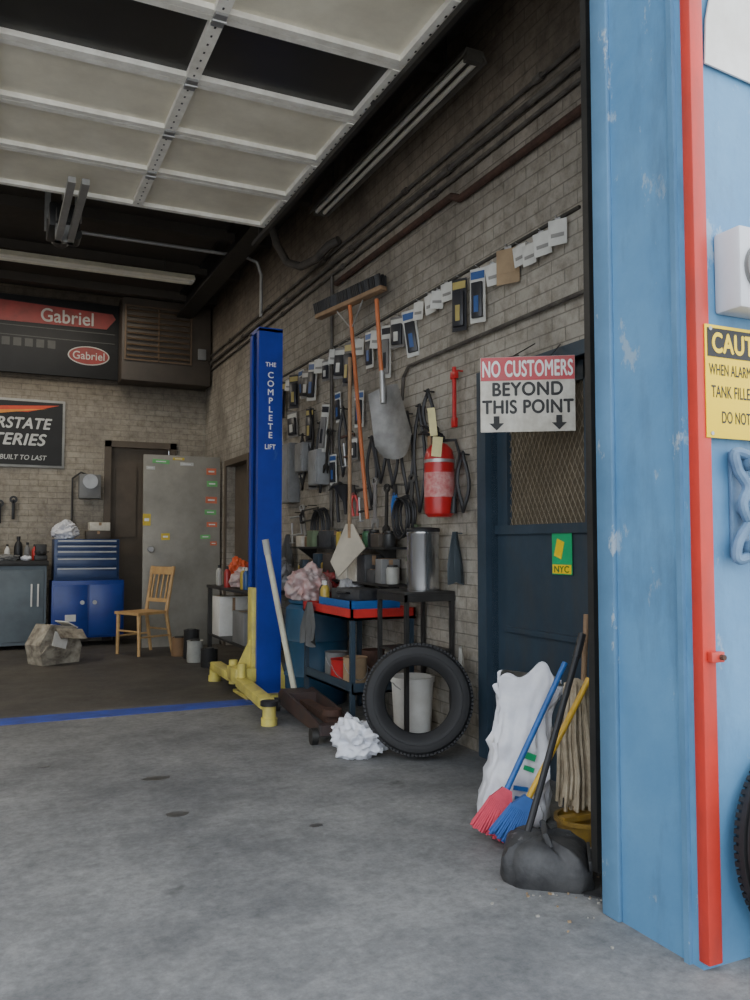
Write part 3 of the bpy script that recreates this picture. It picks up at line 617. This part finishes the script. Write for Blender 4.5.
def carton(label,loc,d,m,rot=0):
    t=thing('carton',label,'box',loc,(0,0,rot))
    g=G();g.box((0,0,d[2]/2),d,bev=.004);mk('box_body',g,m,parent=t)
    g=G();g.box((0,0,d[2]+.001),(d[0]*.95,.03,.003));g.box((0,-d[1]/2-.001,d[2]*.8),(.03,.003,d[2]*.35));mk('tape',g,wood2,parent=t)
cartm=[(greybox,'grey'),(card,'brown'),(doorblue,'dark blue'),(dusty,'dusty black'),(rg,'dull green'),(boxbrown,'dark brown'),(signw,'off-white')]
for z,y0,y1 in((.92,5.0,7.0),(1.17,5.05,7.0)):
    ws=thing('wall_shelf','cluttered dark steel shelf on brackets against brick wall','shelf',(2.51,(y0+y1)/2,z))
    L=(y1-y0)/2
    g=G();g.bb(-.09,.085,-L,L,0,.015);mk('board',g,dkmetal,parent=ws)
    for y in(-L*.8,0,L*.8):
        g=G();g.prism([(.085,0),(-.08,0),(.085,-.12)],y-.008,y+.008);mk('bracket',g,dkmetal,parent=ws)
    y=y0+.07
    while y<y1-.08:
        k=random.random();zz=z+.0155;ci=random.choice([0,1,2,2,3,4,5,6])
        mh=.2 if z<1 else .14
        if k<.5:
            w=random.uniform(.1,.2);m_,nm=random.choice(cartm)
            carton('%s parts box on dark wall shelf'%nm,(2.50,y+w/2-.04,zz),(.14,w,random.uniform(.08,mh)),m_,random.uniform(-.08,.08));y+=w+.02
        else:
            jar(ci,(2.49,y+.01,zz),random.uniform(.09,mh));y+=.10
spray(2,(2.2,5.62,.736),'on red cart tray');spray(3,(2.25,5.71,.736),'on red cart tray');spray(0,(2.18,5.54,.736),'on red cart tray')
g=G();g.cloth(.25,.3,3,.03);mk('shop_rag',g,greybox,loc=(2.075,5.55,.80),label='grey rag draped over red cart edge',cat='rag')
# ------------------------------------------------------------------ side bench
sb=thing('side_bench','cluttered dark metal bench along brick wall','workbench',(2.35,8.1,0))
g=G();g.bb(-.24,.24,-.9,.7,.75,.78,bev=.004);mk('top',g,dkmetal,parent=sb)
for x in(-.21,.21):
    for y in(-.86,.66):
        g=G();g.bb(x-.02,x+.02,y-.02,y+.02,0,.75);mk('leg',g,dkmetal,parent=sb)
g=G();g.bb(-.22,.22,-.88,.68,.25,.27);mk('shelf',g,dkmetal,parent=sb)
carton('white carton on lower bench shelf',(2.3,8.55,.27),(.3,.3,.4),white)
carton('dark carton on lower bench shelf',(2.3,7.7,.27),(.3,.4,.3),greybox)
for k,(x,y,i) in enumerate([(2.2,7.6,4),(2.2,7.7,0),(2.16,8.14,1),(2.2,8.62,3),(2.35,8.7,5)]): spray(i,(x,y,.78),'on dark side bench')
for k,(x,y,h,i) in enumerate([(1.95,8.6,.22,3),(1.98,8.9,.3,2),(1.9,9.15,.2,6),(2.0,8.2,.18,2)]):
    t=thing('oil_pail','%s oil pail on concrete beside side bench'%cn_[i],'pail',(x,y,0))
    g=G();g.lathe([(0,0),(.08,0),(.085,.01),(.08,h-.02),(.085,h),(.07,h-.01),(0,h-.01)],n=24);mk('body',g,mat('can_'+cn_[i],cols_[i],.35),parent=t)
    g=G();g.lathe([(0,h-.009),(.05,h-.009),(.05,h+.01),(0,h+.012)],n=20);mk('lid',g,dkmetal,parent=t)
# ------------------------------------------------------------------ rear wall items
hb=thing('unit_heater','large dark metal unit heater with louvered grille near ceiling','heater',(2.0,10.62,3.26))
g=G();g.bb(-.55,.57,.0,.36,0,1.05,bev=.01);mk('casing',g,boxbrown,parent=hb)
g=G();g.bb(-.5,.3,-.02,.0,.25,.27);g.bb(-.5,.3,-.02,0,.93,.95);g.bb(-.52,-.5,-.02,0,.25,.95);g.bb(.3,.32,-.02,0,.25,.95);g.bb(-.11,-.09,-.02,0,.25,.95)
for i in range(9): g.box((-.1,-.015,.31+i*.072),(.78,.05,.006),rot=(.6,0,0))
mk('grille',g,mat('grille_brown',(.13,.085,.05),.5),parent=hb)
g=G();g.box((.45,-.02,.4),(.1,.04,.14),bev=.004);mk('control_box',g,greybox,parent=hb)
gb=thing('advertising_banner','wide black advertising board with red oval and lettering','banner',(.35,10.94,3.78))
g=G();g.box((0,0,0),(2.2,.04,.96),bev=.005);mk('board',g,blackp,parent=gb)
bred=mat('banner_red',(.30,.035,.03),.5,dirt=(.18,.03,.025),scale=5)
g=G();g.prism([(-1.08,.30),(-.95,.42),(1.02,.36),(1.06,.30),(.95,.16),(-.9,.14)],-.025,-.02);mk('red_band',g,bred,parent=gb)
lwd=mat('letter_dusty',(.48,.46,.42),.5)
text('Gabriel',.62,.17,lwd,gb,(.48,-.027,.265),heavy=.03)
def oval(g,cx,cz,rx,rz,y0,y1):
    g.prism([(cx+rx*math.cos(a),cz+rz*math.sin(a)) for a in [k/32*2*math.pi for k in range(32)]],y0,y1)
g=G();oval(g,.74,-.2,.25,.12,-.024,-.02);mk('oval_border',g,lwd,parent=gb)
g=G();oval(g,.74,-.2,.235,.107,-.027,-.022);mk('oval',g,bred,parent=gb)
text('Gabriel',.38,.1,lwd,gb,(.74,-.029,-.2),bold=.01)
g=G()
for i in range(11): g.box((-1.0+i*.13,-.021,-.1),(.09,.004,.1))
g.box((0,-.021,-.02),(2.1,.004,.01));g.box((0,-.021,.1),(2.1,.004,.01));mk('picture_strip',g,mat('dark_grey_print',(.06,.06,.055),.5),parent=gb)
ib=thing('battery_banner','black battery banner with silver border and red streak','banner',(-.1,10.985,2.57))
g=G();g.box((0,0,0),(1.86,.02,.84),bev=.003);mk('border',g,mat('silver_print',(.35,.35,.33),.5),parent=ib)
g=G();g.box((0,-.008,0),(1.80,.012,.78));mk('field',g,blackp,parent=ib)
g=G();g.prism([(-.85,.20),(.2,.32),(.86,.36),(.5,.26),(.1,.25),(-.2,.2)],-.018,-.014);g.m(1).prism([(-.85,.17),(.1,.265),(.72,.31),(.2,.23),(-.2,.18)],-.02,-.0185);mk('streak',g,[mat('streak_red',(.65,.08,.03),.5),mat('streak_orange',(.8,.3,.05),.5)],parent=ib)
lwe=mat('letter_silver',(.6,.6,.57),.5)
text('INTERSTATE',1.02,.14,lwe,ib,(.27,-.022,.12),shear=.25,heavy=.06)
text('BATTERIES',1.0,.15,lwe,ib,(.22,-.022,-.08),shear=.25,heavy=.06)
text('BUILT TO LAST',.53,.06,lwe,ib,(.46,-.016,-.30),shear=.2,heavy=.03)
wb=thing('wall_control_box','small grey control box with gauge on rear wall','control box',(1.13,10.92,1.93))
g=G();g.box((0,0,0),(.26,.14,.3),bev=.01);mk('case',g,greybox,parent=wb)
g=G();g.cyl((0,-.07,.06),(0,-.1,.06),.09,n=24);mk('gauge',g,steel,parent=wb)
g=G();g.tube([(-.2,.05,-.6),(-.2,.05,.1),(-.1,.05,.18),(0,.05,.14)],.012,n=8);mk('conduit',g,dkmetal,parent=wb)
ds=thing('leaning_door','wide grey metal door slab covered with colourful stickers','door slab',(2.11,10.02,0),(math.radians(-1.5),0,0))
g=G();g.bb(-.46,.46,0,.045,.0,2.28,bev=.004);mk('slab',g,doorgrey,parent=ds)
g=G();g.cyl((-.38,-.01,1.15),(-.38,-.06,1.15),.03);g.cyl((-.38,-.05,1.15),(-.38,-.08,1.15),.04,.03);mk('knob',g,steel,parent=ds)
scs=[((.2,.6,.2),'green'),((.75,.2,.1),'red'),((.75,.55,.05),'yellow'),((.7,.7,.65),'white')]
stk=[(-.26,2.2,.2,.05,0),(.05,2.18,.16,.04,3),(.35,2.1,.12,.08,1),(.36,1.95,.13,.07,0),(.35,1.75,.14,.08,1),(.34,1.6,.14,.06,0),(.36,1.45,.13,.06,1),(-.42,1.5,.09,.14,2),(-.2,1.3,.10,.08,2),(.28,1.3,.12,.05,0),(.38,1.22,.08,.05,1),(-.38,2.12,.1,.04,3),(-.05,2.24,.14,.03,2)]
for x,z,w,h,i in stk:
    g=G();g.box((x,-.002,z),(w,.003,h),rot=(0,random.uniform(-.05,.05),0));g.m(1).box((x,-.004,z),(w*.6,.002,h*.25))
    mk('sticker',g,[mat('sticker_'+scs[i][1],scs[i][0],.5),lw],parent=ds,label=scs[i][1]+' sticker')
ch=thing('wooden_chair','light wooden slat-back chair on concrete by tool chest','chair',(1.57,9.5,0),(0,0,math.radians(-62)))
g=G();g.prism([(-.21,-.22),(.21,-.22),(.19,.2),(-.19,.2)],.44,.47,plane='XY');mk('seat',g,wood,parent=ch)
for x in(-.19,.19):
    g=G();g.cyl((x,-.19,0),(x*.95,-.19,.45),.018,.023,n=10);mk('leg',g,wood,parent=ch)
    g=G();g.cyl((x,.26,0),(x*.92,.18,.45),.018,.022,n=10);g.cyl((x*.92,.18,.44),(x*.98,.27,.96),.022,.018,n=10);mk('rear_leg',g,wood,parent=ch)
g=G();g.box((0,.26,.91),(.42,.025,.09),rot=(-.17,0,0),bev=.008);g.box((0,.20,.58),(.36,.02,.04),rot=(-.17,0,0))
for x in(-.12,-.04,.04,.12): g.cyl((x,.20,.58),(x,.255,.88),.011,n=8)
mk('backrest',g,wood,parent=ch)
for a,b in(((-.19,-.19,.2),(-.19,.23,.2)),((.19,-.19,.2),(.19,.23,.2)),((-.19,-.19,.26),(.19,-.19,.26)),((-.18,.22,.26),(.18,.22,.26))):
    g=G();g.cyl(a,b,.011,n=8);mk('stretcher',g,wood,parent=ch)
# tool chest
tc=thing('tool_chest','two-tier blue tool chest with drawers and cabinet doors','tool chest',(1.08,10.45,0))
g=G();g.bb(-.4,.42,0,.48,.1,.78,bev=.006);mk('cabinet_body',g,chestblue2,parent=tc)
for x in(-.19,.21):
    g=G();g.box((x,-.008,.43),(.38,.02,.60),bev=.004);d=mk('cabinet_door',g,chestblue2,parent=tc)
    g=G();g.cyl((x+(.13 if x<0 else -.13),-.02,.52),(x+(.13 if x<0 else -.13),-.045,.52),.025);k=mk('handle',g,steel,parent=d)
g=G();g.box((-.19,-.02,.34),(.12,.004,.08));mk('sticker',g,mat('sticker_white',(.7,.7,.65),.5),parent=tc)
g=G();g.bb(-.38,.36,.02,.44,.78,1.27,bev=.006);mk('top_box',g,chestblue,parent=tc)
for z,h in((1.235,.055),(1.17,.055),(1.095,.075),(.995,.105),(.87,.125)):
    g=G();g.box((-.01,.01,z),(.68,.02,h),bev=.003);d=mk('drawer',g,chestblue,parent=tc)
    g=G();g.box((-.01,-.008,z+h/2-.014),(.66,.016,.016));mk('drawer_pull',g,steel,parent=d)
for x in(-.34,.36):
    for y in(.06,.42):
        g=G();g.cyl((x-.015,y,.05),(x+.015,y,.05),.05,n=16);g.bb(x-.02,x+.02,y-.02,y+.02,.08,.11);mk('caster',g,dkmetal,parent=tc)
bag('plastic_bag','white plastic bag on top of blue tool chest',(.84,10.65,1.27),(.30,.3,.26),bagw,21)
carton('dark box on blue tool chest',(1.2,10.62,1.27),(.28,.2,.1),boxbrown)
carton('pale worn box on blue tool chest',(1.22,10.64,1.375),(.24,.12,.1),signw,.1)
lb=thing('rear_workbench','grey-blue metal workbench against rear wall','workbench',(-.3,10.42,0))
g=G();g.bb(-1.4,.94,-.03,.56,.96,1.02,bev=.006);mk('top',g,dkmetal,parent=lb)
g=G();g.bb(-1.38,.92,.0,.55,.05,.96);mk('cabinet_body',g,greyblue,parent=lb)
for i in range(4):
    x=-1.08+i*.57
    g=G();g.box((x,-.008,.5),(.52,.02,.82),bev=.005);d=mk('cabinet_door',g,greyblue,parent=lb)
    for xo in(.13,.2):
        g=G();g.box((x+xo,-.03,.62),(.018,.03,.26),bev=.004);mk('handle',g,white,parent=d)
def bottle(label,loc,m,s=1,cap=black):
    t=thing('bottle',label,'bottle',loc)
    g=G();g.lathe([(0,0),(.035*s,0),(.04*s,.01),(.04*s,.13*s),(.03*s,.17*s),(.014*s,.19*s),(.014*s,.21*s),(0,.21*s)],n=20);mk('body',g,m,parent=t)
    g=G();g.cyl((0,0,.205*s),(0,0,.235*s),.018*s,n=12);mk('cap',g,cap,parent=t)
for x,m,s,l in [(.08,black,1,'black bottle on rear workbench'),(.2,white,.8,'white bottle on rear workbench'),(.32,black,1.2,'tall black bottle on rear workbench'),(.5,redtray,.8,'red bottle on rear workbench'),(.0,barrel,1.1,'dark blue bottle on rear workbench'),(.42,greybox,.9,'grey bottle on rear workbench')]:
    bottle(l,(x,10.75,1.02),m,s)
bag('shop_rag','grey crumpled rag on rear workbench',(.2,10.52,1.02),(.25,.2,.09),greybox,33,cat='rag')
bag('shop_rag','small white rag on rear workbench',(.4,10.55,1.02),(.12,.12,.07),bagw,34,cat='rag')
vs=thing('bench_vise','dark cast iron bench vise on rear workbench','vise',(.56,10.58,1.02))
g=G();g.box((0,0,.03),(.14,.14,.06),bev=.008);g.box((0,.04,.12),(.12,.08,.14),bev=.01);mk('base',g,dkmetal,parent=vs)
g=G();g.box((0,-.07,.13),(.12,.04,.12),bev=.008);g.cyl((0,-.2,.1),(0,0,.1),.015);g.cyl((-.08,-.19,.1),(.08,-.19,.1),.006,n=8);mk('jaw',g,dkmetal,parent=vs)
for x,z,l in [(.11,1.7,'black hand tool hanging on rear wall'),(.26,1.75,'dark wrench hanging on rear wall')]:
    g=G();g.box((0,0,-.12),(.035,.02,.24),bev=.006);g.lathe([(.02,-.01),(.045,-.01),(.045,.01),(.02,.01)],axis=(0,1,0),n=20,close=True);g.cyl((0,-.03,0),(0,.06,0),.005,n=6)
    mk('hand_tool',g,black,loc=(x,10.95,z),label=l,cat='hand tool')
cb=thing('crushed_carton','crushed dirty cardboard carton on concrete','carton',(.62,9.15,0),(0,0,.5))
g=G();P=[(-.2,0),(.21,0),(.24,.16),(.17,.36),(-.12,.4),(-.24,.2)]
g.prism(P,-.14,.12);g.box((.08,-.2,.3),(.3,.14,.008),rot=(.7,.1,0));g.box((-.1,-.2,.12),(.28,.15,.008),rot=(-.9,.3,.1));mk('body',g,mat('dirty_card',(.42,.38,.30),.8,dirt=(.10,.08,.06),scale=9),parent=cb)
g=G();g.box((-.02,-.15,.22),(.16,.01,.2),rot=(.05,.2,0));g.box((.15,.0,.38),(.14,.22,.01),rot=(0,.5,0));mk('flap',g,white,parent=cb)
# ------------------------------------------------------------------ cleaning corner
sbag=thing('sand_bag','crumpled slumped white sack of absorbent with green print','sack',(2.10,3.07,0),(0,0,math.radians(-35)))
g=G();t=bmesh.new()
n=72;rings=[]
lev=[(0,.9,.8),(.03,1.05,1.1),(.07,1.1,1.2),(.12,1.08,1.2),(.17,1.0,1.1),(.22,1.03,1.12),(.27,.95,1.0),(.31,.9,.9),(.35,.93,.85),(.39,.85,.65),(.43,.78,.5),(.47,.8,.4),(.51,.88,.38),(.55,.98,.36),(.58,1.05,.40),(.60,1.08,.42),(.605,.95,.3)]
for z,a,b in lev:
    R=[]
    for i in range(n):
        th=2*math.pi*i/n;cx,sy=math.cos(th),math.sin(th)
        ex=lambda q:math.copysign(abs(q)**.75,q)
        k=1+.22*noise.noise(Vector((cx*1.6,sy*1.6,z*6)))-.30*abs(noise.noise(Vector((cx*2.2+5,sy*2.2,z*9))))+.12*noise.noise(Vector((cx*5,sy*5,z*16)))
        R.append(t.verts.new((.15*a*ex(cx)*k+.08*z*z*2,.10*b*ex(sy)*k,z+(.12*noise.noise(Vector((cx*1.6,sy*1.6,3))) *max(0,(z-.35)*4) if z>.35 else 0) if z>0 else 0)))
    rings.append(R)
for a,b in zip(rings,rings[1:]):
    for i in range(n): t.faces.new((a[i],a[(i+1)%n],b[(i+1)%n],b[i]))
t.faces.new(rings[0][::-1]);t.faces.new(rings[-1])
bmesh.ops.subdivide_edges(t,edges=t.edges[:],cuts=1,smooth=.6)
g.add(t);mk('sack_body',g,bagw,parent=sbag,sharp=60)
g=G();g.box((.06,-.105,.31),(.05,.004,.03),rot=(.25,.3,0));g.box((.055,-.112,.26),(.045,.004,.02),rot=(.2,.3,0));mk('green_print',g,green,parent=sbag)
g=G();g.box((.02,-.122,.18),(.06,.004,.018),rot=(.05,.1,0));g.box((.02,-.126,.14),(.05,.004,.015),rot=(.0,.1,0));mk('blue_print',g,bluep,parent=sbag)
def broom(label,foot,top,hm,bm_,capc):
    t=thing('broom',label,'broom',foot)
    e=Vector(top)-Vector(foot);d=e.normalized()
    g=G();s=d*.2
    g.cyl(s,e,.0125,n=12);mk('handle',g,hm,parent=t)
    side=d.cross(Vector((.55,.83,0))).normalized()
    q=Matrix((side,d.cross(side),d)).transposed().to_4x4()
    g=G();g.prism([(-.05,.17),(.05,.17),(.02,.23),(-.02,.23)],-.02,.02,M=q);mk('ferrule',g,capc,parent=t)
    g=G()
    for i in range(15):
        for j in range(4):
            a=(i/14-.5);x0=a*.09;x1=a*.14
            g.cyl(q@Vector((x0,(j-1.5)*.01,.175)),q@Vector((x1+random.uniform(-.004,.004),(j-1.5)*.018,.03+random.uniform(0,.02))),.006,.005,n=5)
    mk('bristle',g,bm_,parent=t)
broom('blue-handled broom with pink bristles leaning on sack',(1.84,2.93,0),(2.24,2.90,.70),bluep,pink,pink)
broom('yellow-handled broom with blue bristles leaning in corner',(1.86,2.82,0),(2.22,2.72,.66),yelp,bluebr,bluebr)
dp=thing('lobby_dustpan','battered dusty black long-handled dustpan on concrete','dustpan',(1.87,2.54,0),(0,0,math.radians(50)))
g=G();t=bmesh.new()
n=48;rings=[]
for z,sx,sy,ox in((0,1,1,0),(.02,1.06,1.06,0),(.06,1.08,1.04,.0),(.095,1.02,.95,.01),(.12,.92,.8,.02),(.137,.7,.5,.03),(.142,.3,.2,.03)):
    R=[]
    for i in range(n):
        th=2*math.pi*i/n;ex=lambda q:math.copysign(abs(q)**.4,q)
        k=1+.13*noise.noise(Vector((math.cos(th)*1.8,math.sin(th)*1.8,z*9)))
        R.append(t.verts.new((.14*sx*ex(math.cos(th))*k,.15*sy*ex(math.sin(th))*k+ox,z+.03*noise.noise(Vector((math.cos(th)*2.4,math.sin(th)*2.4,z*10+4))) if z>0 else 0)))
    rings.append(R)
for a,b in zip(rings,rings[1:]):
    for i in range(n): t.faces.new((a[i],a[(i+1)%n],b[(i+1)%n],b[i]))
t.faces.new(rings[0][::-1]);t.faces.new(rings[-1]);bmesh.ops.recalc_face_normals(t,faces=t.faces)
g.add(t);g.prism([(-.15,0),(.15,0),(.16,-.07),(-.16,-.06)],.0,.006,plane='XY',M=Matrix.Translation((0,-.13,0)));g.tube([(-.09,-.02,.13),(-.07,.0,.165),(.07,.02,.165),(.09,.0,.13)],.012,n=8);g.box((0,-.15,.065),(.2,.012,.07),rot=(-.05,0,.05),bev=.003)
mk('pan',g,dusty,parent=dp,sharp=40)
g=G();hx=Vector((2.2,2.74,.82))-Vector((1.87,2.54,0));hl=Euler((0,0,-math.radians(50))).to_matrix()@hx
g.cyl((.03,.08,.11),hl,.0135,n=10);g.cyl(hl*.9+Vector((.003,.008,.01)),hl*1.02,.017,n=10);mk('handle',g,black,parent=dp)
yb=thing('mop_wringer','low grimy yellow mop wringer tray in corner','bucket',(2.23,2.78,0))
g=G();g.lathe([(0,.0),(.10,.0),(.11,.08),(.12,.08),(.12,.095),(.105,.095),(.095,.02),(0,.02)],n=32);mk('pail',g,yeld,parent=yb)
g=G();g.bb(-.11,.11,-.02,.02,.085,.105);mk('wringer_bar',g,yeld,parent=yb)
mp=thing('string_mop','cotton string mop standing upside down in corner','mop',(2.235,2.82,.11))
g=G()
for i in range(70):
    a=random.uniform(0,6.28);r=random.uniform(.02,.075)
    g.tube([(0,0,.53),(r*.6*math.cos(a),r*.6*math.sin(a),.51),(r*math.cos(a),r*math.sin(a),.3),(r*1.05*math.cos(a+.2),r*1.05*math.sin(a+.2),.15),(r*1.15*math.cos(a+.1),r*1.15*math.sin(a+.1),random.uniform(.0,.06))],.008,n=5)
mk('strings',g,mop,parent=mp)
g=G();g.cyl((0,0,-.0),(.04,-.02,.80),.012,n=10);mk('handle',g,wood2,parent=mp)
g=G()
for i in range(110):
    x=random.choice([random.gauss(1.88,.12),random.gauss(2.05,.15)]);y=random.gauss(2.42,.18) if x<2 else random.uniform(2.3,3.1);s=random.uniform(.003,.008)
    if x>1.84 and y<2.24: y=2.26+random.random()*.2
    g.m(random.randrange(2)).box((x,y,s*.4),(s*random.uniform(.8,2),s,s*.8),rot=(0,0,random.random()*3))
mk('floor_debris',g,[mat('grit_pale',(.4,.38,.33),.8),card],label='pale chips and grit scattered on concrete by pillar',cat='debris',kind='stuff',smooth=False)
oil=mat('oil_stain',(.05,.048,.045),.35,dirt=(.10,.098,.094),scale=20)
for i,(x,y,rx,ry) in enumerate([(.81,4.42,.07,.04),(.79,3.8,.05,.035),(.3,4.9,.03,.02),(1.3,3.4,.03,.02)]):
    g=G();g.prism([(rx*math.cos(a)*(1+.35*noise.noise(Vector((math.cos(a)*2,math.sin(a)*2,i*3)))),ry*math.sin(a)*(1+.4*noise.noise(Vector((math.cos(a)*3,math.sin(a)*3,i*5+1))))) for a in [k/28*2*math.pi for k in range(28)]],0,.0015,plane='XY')
    mk('oil_stain',g,oil,loc=(x,y,0),label='dark oil spot on concrete floor',cat='stain',group='oil spots on concrete floor')
# ------------------------------------------------------------------ facade items
cs=thing('caution_sign','yellow and black caution sign on blue wall','sign',(2.055,1.772,1.68))
g=G();g.box((0,0,0),(.34,.004,.335),bev=.001);mk('panel',g,yellow,parent=cs)
g=G();g.box((0,-.0025,.115),(.325,.002,.085));mk('black_band',g,blackp,parent=cs)
text('CAUTION',.29,.062,yellow,cs,(0,-.004,.115),heavy=.08)
text('WHEN ALARM BELL RINGS',.315,.034,blackp,cs,(0,-.0028,.035),heavy=.03)
text('TANK FILLED',.18,.036,blackp,cs,(-.06,-.0028,-.03),heavy=.03)
text('DO NOT OVERFILL',.25,.036,blackp,cs,(.015,-.0028,-.105),heavy=.03)
for z in(.155,-.155):
    g=G();g.cyl((-.15,-.001,z),(-.15,-.005,z),.006,n=10);mk('screw',g,steel,parent=cs)
al=thing('alarm_box','white alarm bell box on blue wall','alarm box',(2.085,1.80,2.01))
g=G();g.box((0,-.05,0),(.26,.1,.245),bev=.012);mk('case',g,mat('alarm_white',(.6,.62,.65),.4,var=.1),parent=al)
g=G();g.cyl((-.04,-.1,0),(-.04,-.115,0),.075,n=32);g.m(1).cyl((-.04,-.115,0),(-.04,-.13,0),.05,n=24);mk('bell',g,[greybox,black],parent=al)
ps=thing('paper_notice','torn off-white notice board on blue wall','notice',(2.12,1.79,2.73),(0,.06,0))
g=G();g.prism([(-.19,-.09),(.2,-.10),(.2,.22),(-.16,.22),(-.19,.05)],-.006,0);mk('sheet',g,white,parent=ps)
vf=thing('fill_pipe_bracket','curved blue painted iron hinge bracket on blue wall','bracket',(2.03,1.80,1.32))
blp=mat('fitting_blue',(.14,.24,.36),.5,dirt=(.08,.15,.25),scale=10,scuff=(.4,.42,.4))
g=G();g.box((.0,-.008,0),(.07,.016,.32),bev=.006);mk('wall_plate',g,blp,parent=vf)
def cur(P,r): 
    g=G();Q=[]
    for i in range(len(P)-1):
        for k in range(6):
            tt=k/6;p0=Vector(P[max(i-1,0)]);p1=Vector(P[i]);p2=Vector(P[i+1]);p3=Vector(P[min(i+2,len(P)-1)])
            Q.append(.5*((2*p1)+(p2-p0)*tt+(2*p0-5*p1+4*p2-p3)*tt*tt+(3*p1-p0-3*p2+p3)*tt**3))
    Q.append(Vector(P[-1]));g.tube(Q,r,n=10);return g
g=cur([(.14,-.05,.12),(.07,-.05,.11),(.0,-.05,.14),(-.045,-.04,.15),(-.035,-.04,.10),(-.01,-.05,.05),(-.03,-.05,.0),(.0,-.05,-.05),(.05,-.05,-.03),(.14,-.05,-.03)],.016);mk('upper_scroll',g,blp,parent=vf)
g=cur([(.14,-.05,-.14),(.07,-.05,-.12),(.0,-.05,-.15),(-.045,-.04,-.16),(-.04,-.04,-.11),(-.0,-.05,-.05)],.016);mk('lower_scroll',g,blp,parent=vf)
for z in(.12,-.01,-.13):
    g=G();g.cyl((.0,-.01,z),(.0,-.07,z),.022,n=16);mk('bolt',g,blp,parent=vf)
lt=thing('latch','small red painted latch on door edge trim','latch',(1.895,1.775,.88))
g=G();g.box((0,-.01,0),(.05,.02,.03),bev=.003);mk('plate',g,redp,parent=lt)
g=G();g.cyl((.01,-.018,0),(.01,-.033,0),.008,n=10);mk('bolt',g,rust,parent=lt)
# ------------------------------------------------------------------ light & camera
sun=D.lights.new('sun','SUN');sun.energy=34;sun.angle=.01;sun.color=(1,.95,.87)
so=D.objects.new('sun',sun);COL.objects.link(so);so.rotation_euler=Vector((.15,.6,.85)).to_track_quat('Z','Y').to_euler()
w=D.worlds.new('world');bpy.context.scene.world=w;w.use_nodes=True
bg=w.node_tree.nodes['Background'];bg.inputs[0].default_value=(.86,.92,1.0,1);bg.inputs[1].default_value=3.3
def lamp(x,y,e):  # unseen fill lamps added under the ceiling to brighten the interior
    l=D.lights.new('fill_lamp','AREA');l.shape='RECTANGLE';l.size=1.8;l.size_y=.4;l.energy=e;l.color=(1,.92,.78)
    o=D.objects.new('fill_lamp',l);COL.objects.link(o);o.location=(x,y,4.2)
lamp(-2.2,8.2,90);lamp(-4.5,5,70);lamp(.6,9.9,25)
cam=D.cameras.new('camera');co=D.objects.new('camera',cam);COL.objects.link(co)
cam.sensor_fit='VERTICAL';cam.sensor_height=24;cam.lens=24*.831;cam.clip_start=.05
co.location=(0,0,1.2);co.rotation_euler=(math.radians(93.1),0,math.radians(-24.9))
bpy.context.scene.camera=co
